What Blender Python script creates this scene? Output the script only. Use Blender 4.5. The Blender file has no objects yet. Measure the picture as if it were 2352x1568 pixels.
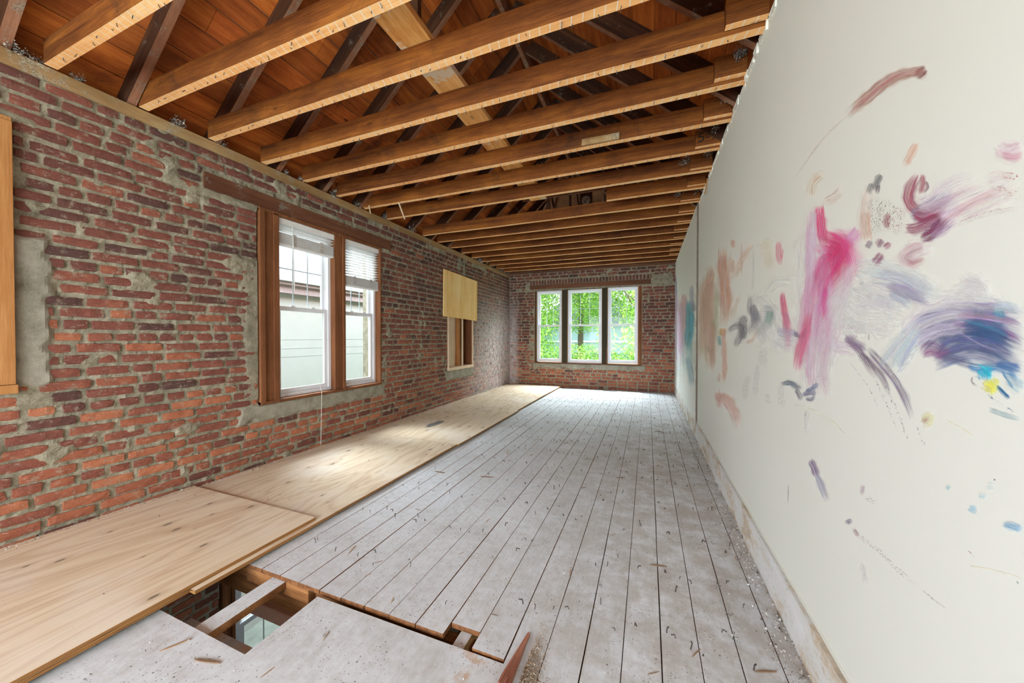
import bpy, math, random
import numpy as np
from mathutils import Vector, Matrix, noise

# ------------------------------------------------------------------ camera, world, lights, exposure
C = bpy.context.scene.collection
SC = bpy.context.scene
FPX, YAW, PITCH, ROLL = 800.88, 0.37106, -0.01212, 0.00109
CAM = Vector((3.280, 0.0, 1.1976))
L, W, H = 8.267, 3.839, 2.784          # room depth, width, height of the joist undersides
Y0, DJ = 1.377, 0.4064                 # first joist's far face, joist spacing
_f = Vector((-math.sin(YAW)*math.cos(PITCH), math.cos(YAW)*math.cos(PITCH), math.sin(PITCH)))
_r0 = Vector((math.cos(YAW), math.sin(YAW), 0)); _u0 = _r0.cross(_f)
_r = _r0*math.cos(ROLL)+_u0*math.sin(ROLL); _u = _u0*math.cos(ROLL)-_r0*math.sin(ROLL)
cam = bpy.data.cameras.new('camera'); camo = bpy.data.objects.new('camera', cam); C.objects.link(camo)
cam.sensor_fit = 'HORIZONTAL'; cam.sensor_width = 36.0; cam.lens = FPX/2352*36
cam.clip_start = 0.02; cam.clip_end = 300
m = Matrix((( _r.x, _u.x, -_f.x, CAM.x), (_r.y, _u.y, -_f.y, CAM.y), (_r.z, _u.z, -_f.z, CAM.z), (0, 0, 0, 1)))
camo.matrix_world = m
SC.camera = camo

def at(x, y, axis, v):
    """photo pixel -> the point where its ray meets the plane axis = v of the room"""
    d = _f + _r*((x-1176)/FPX) - _u*((y-784)/FPX)
    return CAM + d*((v-CAM[axis])/d[axis])

world = bpy.data.worlds.new('world'); SC.world = world; world.use_nodes = True
bg = world.node_tree.nodes['Background']
bg.inputs[0].default_value = (0.80, 0.90, 1.0, 1); bg.inputs[1].default_value = 2.6
SC.view_settings.view_transform = 'Standard'; SC.view_settings.look = 'None'
SC.view_settings.gamma = 1.0; SC.view_settings.exposure = 1.17; SC.view_settings.use_curve_mapping = False
SC.display_settings.display_device = 'sRGB'
cy = SC.cycles
cy.max_bounces = 8; cy.diffuse_bounces = 5; cy.glossy_bounces = 3; cy.transparent_max_bounces = 64; cy.transmission_bounces = 6
cy.sample_clamp_indirect = 6.0; cy.use_denoising = True; cy.caustics_reflective = False; cy.caustics_refractive = False

sun = bpy.data.lights.new('sun', 'SUN'); suno = bpy.data.objects.new('sun', sun); C.objects.link(suno)
sun.energy = 7.0; sun.angle = math.radians(0.6); sun.color = (1.0, 0.95, 0.86)
suno.rotation_euler = Vector((.15, -.35, -.90)).to_track_quat('-Z', 'Y').to_euler()

def area(name, loc, to, sx, sy, power, col):
    l = bpy.data.lights.new(name, 'AREA'); l.shape = 'RECTANGLE'; l.size = sx; l.size_y = sy; l.energy = power; l.color = col
    o = bpy.data.objects.new(name, l); C.objects.link(o); o.location = loc
    o.rotation_euler = (Vector(to)-Vector(loc)).to_track_quat('-Z', 'Y').to_euler(); return o
# added fill lamps, unseen: one at the rear opening, two outside above the windows
area('rear_fill_lamp', (1.9, -2.9, 1.35), (1.9, 4.0, 1.3), 3.2, 1.9, 122, (0.86, 0.94, 1.0))
area('left_fill_lamp', (-1.3, 3.0, 3.9), (0.6, 3.0, 1.2), 1.2, 5.0, 400, (0.84, 0.94, 1.0))
area('far_fill_lamp', (1.9, 10.2, 4.3), (1.9, 7.0, 0.8), 4.2, 2.4, 1250, (0.86, 0.95, 1.0))

# ------------------------------------------------------------------ helpers
def lin(c):
    return tuple(((v/255)/12.92 if v/255 <= 0.04045 else (((v/255)+0.055)/1.055)**2.4) for v in c)

def tag(o, label=None, cat=None, group=None, kind=None):
    if label: o['label'] = label
    if cat: o['category'] = cat
    if group: o['group'] = group
    if kind: o['kind'] = kind
    return o

class MB:
    def __init__(s): s.v = []; s.f = []; s.mi = []; s.col = []; s.uv = None
    def quad(s, a, b, c, d, mi=0, col=(1, 1, 1, 1)):
        n = len(s.v); s.v += [tuple(a), tuple(b), tuple(c), tuple(d)]; s.f.append((n, n+1, n+2, n+3)); s.mi.append(mi); s.col += [col]*4
    def poly(s, pts, mi=0, col=(1, 1, 1, 1)):
        n = len(s.v); s.v += [tuple(p) for p in pts]; s.f.append(tuple(range(n, n+len(pts)))); s.mi.append(mi); s.col += [col]*len(pts)
    def hexa(s, p, mi=0, col=(1, 1, 1, 1), mis=None):
        """p: 8 corners, bottom ring then top ring"""
        n = len(s.v); s.v += [tuple(q) for q in p]; s.col += [col]*8
        fs = [(0, 3, 2, 1), (4, 5, 6, 7), (0, 1, 5, 4), (1, 2, 6, 5), (2, 3, 7, 6), (3, 0, 4, 7)]
        for k, f in enumerate(fs):
            s.f.append(tuple(n+i for i in f)); s.mi.append(mis[k] if mis else mi)
    def box(s, x0, x1, y0, y1, z0, z1, mi=0, col=(1, 1, 1, 1), mis=None):
        s.hexa([(x0, y0, z0), (x1, y0, z0), (x1, y1, z0), (x0, y1, z0), (x0, y0, z1), (x1, y0, z1), (x1, y1, z1), (x0, y1, z1)], mi, col, mis)
    def bar(s, a, b, w, h, up=(0, 0, 1), mi=0, col=(1, 1, 1, 1), mis=None):
        a = Vector(a); b = Vector(b); d = (b-a).normalized(); up = Vector(up); sd = d.cross(up).normalized(); u = sd.cross(d).normalized()
        q = []
        for uu in (-h/2, h/2):
            q += [a-sd*w/2+u*uu, a+sd*w/2+u*uu, b+sd*w/2+u*uu, b-sd*w/2+u*uu]
        s.hexa(q, mi, col, mis)
    def extrude(s, poly, axis, a, b, mi=0, col=(1, 1, 1, 1)):
        """poly of 2D points in the two other axes, extruded along axis from a to b"""
        def P(p, t):
            if axis == 0: return (t, p[0], p[1])
            if axis == 1: return (p[0], t, p[1])
            return (p[0], p[1], t)
        n = len(poly)
        s.poly([P(p, a) for p in poly][::-1], mi, col); s.poly([P(p, b) for p in poly], mi, col)
        for i in range(n):
            j = (i+1) % n
            s.quad(P(poly[i], a), P(poly[j], a), P(poly[j], b), P(poly[i], b), mi, col)
    def build(s, name, mats, parent=None, smooth=False, origin=None, bevel=0):
        me = bpy.data.meshes.new(name)
        vs = s.v
        if origin is not None: vs = [(v[0]-origin[0], v[1]-origin[1], v[2]-origin[2]) for v in s.v]
        me.from_pydata(vs, [], s.f)
        for mm in (mats if isinstance(mats, (list, tuple)) else [mats]): me.materials.append(mm)
        me.polygons.foreach_set('material_index', s.mi)
        ca = me.color_attributes.new('Col', 'FLOAT_COLOR', 'POINT'); ca.data.foreach_set('color', np.array(s.col, dtype=np.float32).ravel())
        if smooth: me.polygons.foreach_set('use_smooth', [True]*len(s.f))
        me.validate(); me.update()
        o = bpy.data.objects.new(name, me); C.objects.link(o)
        if origin is not None: o.location = origin
        if parent is not None:
            o.parent = parent
            if origin is None and parent.location.length > 0: o.location = -parent.location
        if bevel:
            b = o.modifiers.new('bevel', 'BEVEL'); b.width = bevel; b.segments = 2; b.limit_method = 'ANGLE'
        return o

def empty(name, loc=(0, 0, 0)):
    o = bpy.data.objects.new(name, None); C.objects.link(o); o.location = loc; return o

def part(mb, name, mats, root, **k):
    """mesh given in room coordinates, parented to a root placed at its own location"""
    o = mb.build(name, mats, **k); o.parent = root
    o.location = -Vector(root.location) if root.parent is None else Vector((0, 0, 0)); return o

# ---------------------------------------------------------------- materials
class NT:
    def __init__(s, name, rough=0.8, spec=0.3):
        s.m = bpy.data.materials.new(name); s.m.use_nodes = True; s.t = s.m.node_tree; s.n = s.t.nodes
        s.b = s.n['Principled BSDF']; s.b.inputs['Roughness'].default_value = rough
        s.b.inputs['Specular IOR Level'].default_value = spec
    def node(s, ty, **k):
        n = s.n.new(ty)
        for a, v in k.items(): setattr(n, a, v)
        return n
    def link(s, a, b): s.t.links.new(a, b)
    def sock(s, inp, v):
        if hasattr(v, 'is_output') or isinstance(v, bpy.types.NodeSocket): s.link(v, inp)
        elif isinstance(v, (tuple, list)): inp.default_value = (*v, 1) if len(v) == 3 and inp.type == 'RGBA' else v
        else: inp.default_value = v
    def pos(s): return s.node('ShaderNodeNewGeometry').outputs['Position']
    def obj(s): return s.node('ShaderNodeTexCoord').outputs['Object']
    def objrand(s): return s.node('ShaderNodeObjectInfo').outputs['Random']
    def attr(s, name='Col'): return s.node('ShaderNodeAttribute', attribute_name=name)
    def sep(s, v):
        n = s.node('ShaderNodeSeparateXYZ'); s.link(v, n.inputs[0]); return n.outputs
    def mapv(s, v, scale=(1, 1, 1), off=None):
        n = s.node('ShaderNodeMapping'); s.link(v, n.inputs['Vector']); n.inputs['Scale'].default_value = scale
        if off is not None:
            s.sock(n.inputs['Location'], off)
        return n.outputs[0]
    def noise(s, v, scale=5, detail=4, rough=0.6, dist=0.0, out=0):
        n = s.node('ShaderNodeTexNoise'); s.link(v, n.inputs['Vector']); n.inputs['Scale'].default_value = scale
        n.inputs['Detail'].default_value = detail; n.inputs['Roughness'].default_value = rough; n.inputs['Distortion'].default_value = dist
        return n.outputs[out]
    def vor(s, v, scale=5, feature='F1', out='Distance', rand=1.0, dims='3D'):
        n = s.node('ShaderNodeTexVoronoi', feature=feature, voronoi_dimensions=dims); s.link(v, n.inputs['Vector']); n.inputs['Scale'].default_value = scale
        n.inputs['Randomness'].default_value = rand
        return n.outputs[out]
    def ramp(s, f, stops, interp='LINEAR'):
        n = s.node('ShaderNodeValToRGB'); s.link(f, n.inputs[0]); r = n.color_ramp; r.interpolation = interp
        while len(r.elements) < len(stops): r.elements.new(0.5)
        for e, (p, c) in zip(r.elements, stops):
            e.position = p; e.color = (*c, 1) if len(c) == 3 else c
        return n.outputs[0]
    def step(s, f, a, b):
        n = s.node('ShaderNodeMapRange', interpolation_type='SMOOTHSTEP'); s.sock(n.inputs[0], f)
        n.inputs[1].default_value = a; n.inputs[2].default_value = b
        return n.outputs[0]
    def math(s, op, a, b=0.0, c=0.0):
        n = s.node('ShaderNodeMath', operation=op); s.sock(n.inputs[0], a); s.sock(n.inputs[1], b); s.sock(n.inputs[2], c); return n.outputs[0]
    def mix(s, f, a, b, mode='MIX'):
        n = s.node('ShaderNodeMix', data_type='RGBA', blend_type=mode); s.sock(n.inputs[0], f); s.sock(n.inputs[6], a); s.sock(n.inputs[7], b)
        return n.outputs[2]
    def bump(s, h, strength=0.5, dist=0.01):
        n = s.node('ShaderNodeBump'); s.link(h, n.inputs['Height']); n.inputs['Strength'].default_value = strength; n.inputs['Distance'].default_value = dist
        s.link(n.outputs[0], s.b.inputs['Normal'])
    def color(s, c): s.sock(s.b.inputs['Base Color'], c)

def plain(name, c, rough=0.6, spec=0.3, var=0.12, scale=20):
    t = NT(name, rough, spec); p = t.pos(); n = t.noise(p, scale, 4)
    a = tuple(v*(1-var) for v in c); b = tuple(min(1, v*(1+var)) for v in c)
    t.color(t.ramp(n, [(0.3, a), (0.7, b)])); t.bump(n, 0.15, 0.002); return t.m

def wood(name, stops, axis=0, grain=30, dusty=0.0, dust=(0.35, 0.31, 0.25), knots=0.5, rough=0.75, lath=False, patches=False, dark=0.0):
    """stained / raw timber with the grain along one object axis"""
    t = NT(name, rough, 0.25); o = t.obj(); rnd = t.math('MULTIPLY', t.objrand(), 37.0)
    cx = t.node('ShaderNodeCombineXYZ'); t.link(rnd, cx.inputs[0]); t.link(rnd, cx.inputs[1])
    va = t.node('ShaderNodeVectorMath', operation='ADD'); t.link(o, va.inputs[0]); t.link(cx.outputs[0], va.inputs[1])
    v = va.outputs[0]
    sc = [1, 1, 1]; sc[axis] = 0.06
    st = t.mapv(v, tuple(sc))
    big = t.noise(st, 9, 3, 0.6, 1.2); fine = t.noise(st, grain*4, 4, 0.7, 0.4)
    blot = t.noise(v, 2.2, 4, 0.65)
    f = t.math('ADD', t.math('MULTIPLY', big, 0.62), t.math('MULTIPLY', fine, 0.42))
    f = t.math('ADD', f, t.math('MULTIPLY', blot, 0.35)); f = t.math('SUBTRACT', f, 0.19)
    col = t.ramp(f, stops)
    at_ = t.attr().outputs['Color']; col = t.mix(1.0, col, at_, 'MULTIPLY')
    if knots:
        kv = t.mapv(v, tuple(2.2 if i != axis else 0.9 for i in range(3)))
        k = t.vor(kv, 2.2); km = t.step(k, 0.075, 0.03); col = t.mix(t.math('MULTIPLY', km, knots), col, tuple(c*0.18 for c in stops[0][1]))
    if dark:
        dn = t.noise(v, 1.3, 6, 0.75, 1.0); col = t.mix(t.math('MULTIPLY', t.step(dn, 0.52, 0.72), dark), col, (0.025, 0.014, 0.009))
    if patches:
        pn = t.noise(v, 2.5, 5, 0.7); col = t.mix(t.step(pn, 0.55, 0.60), col, (0.80, 0.66, 0.48))
    if lath:
        px = t.sep(o)[0]; py = t.sep(o)[1]
        wob = t.math('MULTIPLY', t.noise(o, 3, 2), 0.03)
        w = t.math('FRACT', t.math('DIVIDE', t.math('ADD', t.math('ADD', px, t.math('MULTIPLY', py, 0.25)), wob), 0.056))
        ln = t.math('LESS_THAN', w, 0.10); br = t.step(t.noise(o, 1.1, 2), 0.36, 0.46)
        lf = t.math('MULTIPLY', ln, br); lf = t.math('MULTIPLY', lf, t.step(t.noise(o, 60, 2), 0.30, 0.42))
        col = t.mix(t.math('MULTIPLY', lf, 0.85), col, (0.82, 0.74, 0.62))
    if dusty:
        dn = t.noise(v, 6, 6, 0.8); df = t.noise(v, 140, 3, 0.7)
        dc = t.mix(t.step(df, 0.42, 0.6), tuple(c*0.35 for c in dust), dust)
        col = t.mix(t.math('MULTIPLY', t.step(dn, 0.62-dusty*0.3, 0.78-dusty*0.3), 0.9), col, dc)
    t.color(col); t.bump(t.math('ADD', fine, t.math('MULTIPLY', big, 0.5)), 0.35, 0.003); return t.m

M = {}
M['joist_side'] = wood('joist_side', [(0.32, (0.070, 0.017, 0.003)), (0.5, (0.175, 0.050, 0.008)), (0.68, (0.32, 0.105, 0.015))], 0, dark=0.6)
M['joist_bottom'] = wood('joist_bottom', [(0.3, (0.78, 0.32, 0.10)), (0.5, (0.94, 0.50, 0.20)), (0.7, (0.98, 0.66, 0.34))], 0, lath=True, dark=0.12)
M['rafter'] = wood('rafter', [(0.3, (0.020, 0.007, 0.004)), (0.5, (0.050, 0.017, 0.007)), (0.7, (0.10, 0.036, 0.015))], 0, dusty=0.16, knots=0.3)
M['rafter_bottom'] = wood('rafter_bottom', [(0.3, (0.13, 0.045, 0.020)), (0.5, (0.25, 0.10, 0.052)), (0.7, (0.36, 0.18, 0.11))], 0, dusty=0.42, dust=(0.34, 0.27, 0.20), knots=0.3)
M['deck'] = wood('roof_deck', [(0.3, (0.17, 0.036, 0.006)), (0.5, (0.43, 0.105, 0.017)), (0.7, (0.64, 0.19, 0.035))], 1, knots=0.85, dark=0.7)
M['deck_hip'] = wood('roof_deck_hip', [(0.2, (0.12, 0.045, 0.018)), (0.5, (0.30, 0.13, 0.055)), (0.8, (0.45, 0.22, 0.10))], 0, knots=0.8, dark=0.6)
M['runner'] = wood('runner_board', [(0.35, (0.62, 0.24, 0.05)), (0.5, (0.85, 0.45, 0.14)), (0.65, (0.95, 0.62, 0.28))], 1, patches=True)
M['post'] = wood('roof_post', [(0.2, (0.045, 0.018, 0.008)), (0.6, (0.10, 0.040, 0.018)), (0.8, (0.16, 0.07, 0.03))], 2)
M['plate'] = wood('wall_plate', [(0.2, (0.16, 0.09, 0.035)), (0.5, (0.34, 0.20, 0.085)), (0.8, (0.52, 0.38, 0.20))], 1, dusty=0.35, dust=(0.5, 0.45, 0.34))
M['lintel'] = wood('lintel_wood', [(0.2, (0.06, 0.022, 0.012)), (0.5, (0.13, 0.048, 0.024)), (0.8, (0.24, 0.10, 0.05))], 1, dusty=0.2)
M['lintel_x'] = wood('lintel_wood_far', [(0.2, (0.06, 0.026, 0.014)), (0.5, (0.15, 0.060, 0.030)), (0.8, (0.26, 0.12, 0.06))], 0, dusty=0.2)
M['frame_wood'] = wood('frame_wood', [(0.2, (0.09, 0.030, 0.011)), (0.5, (0.19, 0.070, 0.026)), (0.8, (0.34, 0.14, 0.06))], 2, knots=0.7)
M['frame_dark'] = wood('frame_dark', [(0.2, (0.030, 0.026, 0.014)), (0.6, (0.055, 0.045, 0.024)), (0.8, (0.09, 0.07, 0.035))], 2, knots=0)
M['jamb_orange'] = wood('jamb_orange', [(0.2, (0.24, 0.085, 0.022)), (0.5, (0.42, 0.18, 0.055)), (0.8, (0.58, 0.30, 0.11))], 2, knots=0.3)
M['raw_pine'] = wood('raw_pine', [(0.2, (0.50, 0.34, 0.20)), (0.5, (0.72, 0.54, 0.36)), (0.8, (0.85, 0.72, 0.54))], 2, knots=0.2)
M['osb'] = wood('cover_plywood', [(0.25, (0.74, 0.40, 0.11)), (0.5, (0.90, 0.60, 0.24)), (0.75, (0.95, 0.74, 0.42))], 2, grain=12, knots=0.5)
M['broken'] = wood('broken_wood', [(0.2, (0.16, 0.07, 0.045)), (0.5, (0.32, 0.115, 0.07)), (0.8, (0.46, 0.28, 0.19))], 1, knots=0)
M['cut_end'] = wood('cut_end', [(0.2, (0.20, 0.07, 0.02)), (0.5, (0.40, 0.17, 0.06)), (0.8, (0.58, 0.30, 0.12))], 2, knots=0)
M['vinyl'] = plain('white_vinyl', (0.82, 0.83, 0.85), 0.35, 0.5, 0.03)
M['blind'] = plain('blind_white', (0.80, 0.78, 0.75), 0.5, 0.4, 0.05)
M['tape'] = plain('blind_tape', (0.45, 0.41, 0.37), 0.8)
M['metal'] = plain('dark_nail_metal', (0.06, 0.050, 0.045), 0.5, 0.5)
M['cord'] = plain('cord_white', (0.75, 0.73, 0.68), 0.8)
M['ply_edge'] = None

def mat_plyface():
    t = NT('plywood_face', 0.7, 0.3); o = t.obj(); rnd = t.math('MULTIPLY', t.objrand(), 23.0)
    cx = t.node('ShaderNodeCombineXYZ'); t.link(rnd, cx.inputs[0]); t.link(rnd, cx.inputs[1])
    va = t.node('ShaderNodeVectorMath', operation='ADD'); t.link(o, va.inputs[0]); t.link(cx.outputs[0], va.inputs[1]); v = va.outputs[0]
    st = t.mapv(v, (1, 0.16, 1)); warp = t.noise(st, 2.4, 3, 0.5, 1.5)
    wv = t.math('FRACT', t.math('MULTIPLY', warp, 9.0)); wv = t.math('ABSOLUTE', t.math('SUBTRACT', wv, 0.5))
    fine = t.noise(t.mapv(v, (1, 0.03, 1)), 90, 3, 0.7)
    f = t.math('ADD', t.math('MULTIPLY', wv, 0.7), t.math('MULTIPLY', fine, 0.5))
    col = t.ramp(f, [(0.2, (0.76, 0.64, 0.47)), (0.45, (0.70, 0.56, 0.39)), (0.7, (0.56, 0.39, 0.25))])
    blot = t.noise(v, 1.5, 4); col = t.mix(t.math('MULTIPLY', t.step(blot, 0.45, 0.7), 0.45), col, (0.80, 0.73, 0.66))
    kc = t.mapv(v, (1.0, 0.45, 0.0)); k = t.vor(kc, 6.5, dims='2D'); kn = t.noise(v, 60, 3)
    sel = t.sep(t.vor(kc, 6.5, out='Color', dims='2D')); k = t.math('DIVIDE', t.math('ADD', k, t.math('MULTIPLY', kn, 0.035)), t.math('ADD', sel[1], 0.35))
    km = t.math('MULTIPLY', t.step(k, 0.085, 0.045), 0.85); ss = t.math('GREATER_THAN', sel[0], 0.5)
    halo = t.math('MULTIPLY', t.math('MULTIPLY', t.step(k, 0.22, 0.06), ss), 0.35); col = t.mix(halo, col, (0.40, 0.25, 0.14))
    col = t.mix(t.math('MULTIPLY', km, ss), col, (0.16, 0.11, 0.08))
    sp = t.vor(v, 55); sc = t.math('LESS_THAN', sp, 0.09); pn = t.step(t.noise(v, 4, 3), 0.5, 0.6)
    col = t.mix(t.math('MULTIPLY', t.math('MULTIPLY', sc, pn), 0.7), col, (0.15, 0.12, 0.10))
    t.color(col); t.bump(fine, 0.2, 0.002); return t.m
M['ply'] = mat_plyface()
def mat_plyedge():
    t = NT('plywood_edge', 0.8, 0.2); p = t.pos(); z = t.sep(p)[2]; y = t.sep(p)[1]
    s = t.math('FRACT', t.math('MULTIPLY', z, 190.0)); n = t.noise(t.mapv(p, (1, 0.15, 12)), 20, 3)
    col = t.mix(t.math('LESS_THAN', s, 0.42), (0.50, 0.25, 0.085), (0.12, 0.045, 0.015)); col = t.mix(t.step(n, 0.58, 0.68), col, (0.035, 0.025, 0.02))
    t.color(col); return t.m
M['ply_edge'] = mat_plyedge()

def mat_brick():
    t = NT('old_brick', 0.88, 0.2); p = t.pos(); a = t.sep(t.attr().outputs['Vector']); z = t.sep(p)[2]; y = t.sep(p)[1]
    n1 = t.noise(p, 9, 5, 0.65); n2 = t.noise(p, 90, 4, 0.75); st = t.noise(t.mapv(p, (1, 1, 3.5)), 30, 4, 0.6, 0.8)
    f = t.math('ADD', a[0], t.math('MULTIPLY', t.math('SUBTRACT', n1, 0.5), 0.55))
    f = t.math('ADD', f, t.math('MULTIPLY', t.math('SUBTRACT', n2, 0.5), 0.35))
    f = t.math('SUBTRACT', f, t.math('SUBTRACT', t.math('MULTIPLY', t.step(z, 0.2, 2.0), 0.32), 0.14))  # more orange low, darker high: bounced light put into the colour, partly dirt
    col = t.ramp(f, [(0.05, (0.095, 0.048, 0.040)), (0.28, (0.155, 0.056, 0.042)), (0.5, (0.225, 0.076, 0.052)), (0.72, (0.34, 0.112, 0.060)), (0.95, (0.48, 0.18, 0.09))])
    col = t.mix(t.math('MULTIPLY', t.step(st, 0.60, 0.72), 0.5), col, (0.58, 0.40, 0.33))
    col = t.mix(t.math('MULTIPLY', t.step(t.noise(p, 26, 5, 0.7), 0.62, 0.75), 0.6), col, (0.12, 0.10, 0.08))
    col = t.mix(t.math('MULTIPLY', t.step(t.noise(p, 15, 6, 0.78), 0.53, 0.66), 0.62), col, (0.36, 0.31, 0.225))
    # lime bloom on the far end of the left wall
    wm = t.math('MULTIPLY', t.step(y, 5.4, 7.2), t.step(z, 2.5, 1.2)); wm = t.math('MULTIPLY', wm, t.step(t.sep(p)[0], 0.3, 0.1))
    wm = t.math('MULTIPLY', wm, t.step(t.noise(p, 11, 6, 0.8), 0.30, 0.62))
    col = t.mix(t.math('MULTIPLY', wm, 0.8), col, (0.66, 0.62, 0.62))
    t.color(col); t.bump(t.math('ADD', n2, n1), 0.55, 0.006); return t.m
def mat_mortar():
    t = NT('lime_mortar', 0.95, 0.1); p = t.pos(); y = t.sep(p)[1]; z = t.sep(p)[2]
    n1 = t.noise(p, 14, 6, 0.75); n2 = t.noise(p, 130, 4, 0.8); n3 = t.noise(p, 2.2, 4)
    f = t.math('ADD', t.math('MULTIPLY', n1, 0.6), t.math('MULTIPLY', n2, 0.4))
    col = t.ramp(f, [(0.32, (0.10, 0.088, 0.058)), (0.44, (0.24, 0.21, 0.145)), (0.56, (0.36, 0.32, 0.23)), (0.70, (0.56, 0.52, 0.43))])
    col = t.mix(t.math('MULTIPLY', t.step(n3, 0.5, 0.7), 0.4), col, (0.13, 0.125, 0.09))
    wm = t.math('MULTIPLY', t.step(y, 5.4, 7.2), t.step(z, 2.4, 1.2)); wm = t.math('MULTIPLY', wm, t.step(t.sep(p)[0], 0.3, 0.1)); col = t.mix(t.math('MULTIPLY', wm, 0.4), col, (0.62, 0.60, 0.60))
    t.color(col); t.bump(f, 0.8, 0.008); return t.m
def mat_cement():
    t = NT('cement_parging', 0.95, 0.1); p = t.pos(); n1 = t.noise(p, 5, 6, 0.7); n2 = t.noise(p, 120, 4, 0.8)
    f = t.math('ADD', t.math('MULTIPLY', n1, 0.7), t.math('MULTIPLY', n2, 0.3))
    t.color(t.ramp(f, [(0.32, (0.15, 0.135, 0.10)), (0.5, (0.30, 0.275, 0.21)), (0.68, (0.42, 0.38, 0.31))])); t.bump(f, 0.5, 0.006); return t.m
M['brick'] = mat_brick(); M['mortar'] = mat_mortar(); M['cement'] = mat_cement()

def mat_floor(name, speck=1.0, stain=False):
    t = NT(name, 0.75, 0.3); p = t.pos(); px, py, pz = t.sep(p)
    n1 = t.noise(p, 3.0, 5, 0.65); n2 = t.noise(t.mapv(p, (1, 0.12, 1)), 60, 4, 0.7); n3 = t.noise(p, 24, 5, 0.75)
    f = t.math('ADD', t.math('MULTIPLY', n1, 0.4), t.math('MULTIPLY', n2, 0.25)); f = t.math('ADD', f, t.math('MULTIPLY', n3, 0.35))
    col = t.ramp(f, [(0.32, (0.40, 0.39, 0.375)), (0.42, (0.53, 0.535, 0.535)), (0.54, (0.62, 0.64, 0.66)), (0.75, (0.71, 0.74, 0.77))])
    col = t.mix(1.0, col, t.attr().outputs['Color'], 'MULTIPLY')
    # dirt: browner along the right wall
    dr = t.math('MULTIPLY', t.step(px, 2.0, 3.6), t.step(t.noise(p, 7, 5, 0.7), 0.36, 0.62)); dr = t.math('MULTIPLY', dr, t.step(py, 8.2, 4.0))
    col = t.mix(t.math('MULTIPLY', dr, 0.55), col, (0.33, 0.28, 0.22))
    v = t.vor(p, 75); big = t.vor(p, 21); sn = t.noise(p, 5, 4, 0.7)
    s1 = t.math('MULTIPLY', t.step(v, 0.22, 0.14), t.step(sn, 0.45, 0.56)); s2 = t.math('MULTIPLY', t.step(big, 0.10, 0.05), t.step(sn, 0.46, 0.5))
    col = t.mix(t.math('MULTIPLY', s1, 0.75*speck), col, (0.16, 0.14, 0.12)); col = t.mix(t.math('MULTIPLY', s2, 0.8*speck), col, (0.10, 0.085, 0.075))
    if stain:
        c1 = t.math('MULTIPLY', t.step(t.math('ABSOLUTE', t.math('SUBTRACT', px, 2.68)), 0.10, 0.02), t.step(t.noise(p, 14, 4), 0.5, 0.6))
        col = t.mix(t.math('MULTIPLY', c1, 0.6), col, (0.50, 0.28, 0.14))
    # top faces are painted, the sawn edges are bare timber
    nz = t.sep(t.node('ShaderNodeNewGeometry').outputs['True Normal'])[2]
    bare = t.ramp(t.noise(p, 40, 4), [(0.3, (0.10, 0.035, 0.012)), (0.7, (0.28, 0.115, 0.04))])
    col = t.mix(t.step(nz, 0.85, 0.6), col, bare)
    t.color(col); t.bump(t.math('ADD', n3, n2), 0.35, 0.003); return t.m
M['floor'] = mat_floor('painted_floorboards'); M['panel'] = mat_floor('dusty_subfloor', 1.0, True)

def mat_wall():
    t = NT('painted_drywall', 0.6, 0.3); p = t.pos(); n = t.noise(p, 0.8, 3); f = t.noise(p, 160, 3)
    col = t.ramp(n, [(0.3, (0.755, 0.77, 0.70)), (0.7, (0.785, 0.80, 0.745))])
    # chips, scratches
    c = t.noise(t.mapv(p, (1, 1, 1)), 16, 5, 0.8); col = t.mix(t.step(c, 0.735, 0.75), col, (0.80, 0.72, 0.54))
    t.color(col); t.bump(f, 0.12, 0.001); return t.m
M['wall'] = mat_wall()
def mat_base():
    t = NT('rough_plaster_band', 0.9, 0.15); p = t.pos(); n = t.noise(t.mapv(p, (1, 0.5, 1)), 7, 5, 0.7); g = t.noise(p, 60, 4)
    col = t.ramp(n, [(0.36, (0.44, 0.40, 0.34)), (0.44, (0.60, 0.50, 0.38)), (0.5, (0.66, 0.65, 0.62)), (0.7, (0.74, 0.75, 0.76))])
    col = t.mix(t.math('MULTIPLY', t.step(g, 0.56, 0.7), 0.35), col, (0.30, 0.27, 0.23)); t.color(col); t.bump(n, 0.6, 0.01); return t.m
M['base'] = mat_base()
def mat_rubble(name, stops):
    t = NT(name, 0.95, 0.1); a = t.attr(); t.color(t.ramp(t.sep(a.outputs['Vector'])[0], stops)); return t.m
M['rubble'] = mat_rubble('plaster_crumbs', [(0.0, (0.05, 0.04, 0.035)), (0.5, (0.26, 0.22, 0.18)), (0.8, (0.50, 0.46, 0.42)), (1.0, (0.72, 0.70, 0.68))])
M['fluff'] = mat_rubble('grey_fibre', [(0.0, (0.035, 0.03, 0.025)), (0.5, (0.22, 0.20, 0.17)), (1.0, (0.60, 0.57, 0.52))])
M['sawdust'] = mat_rubble('brown_dust', [(0.0, (0.10, 0.05, 0.02)), (0.5, (0.34, 0.22, 0.12)), (1.0, (0.60, 0.56, 0.50))])
M['splinter'] = mat_rubble('splinter_wood', [(0.0, (0.12, 0.08, 0.055)), (0.5, (0.30, 0.19, 0.12)), (1.0, (0.58, 0.42, 0.28))])

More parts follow.
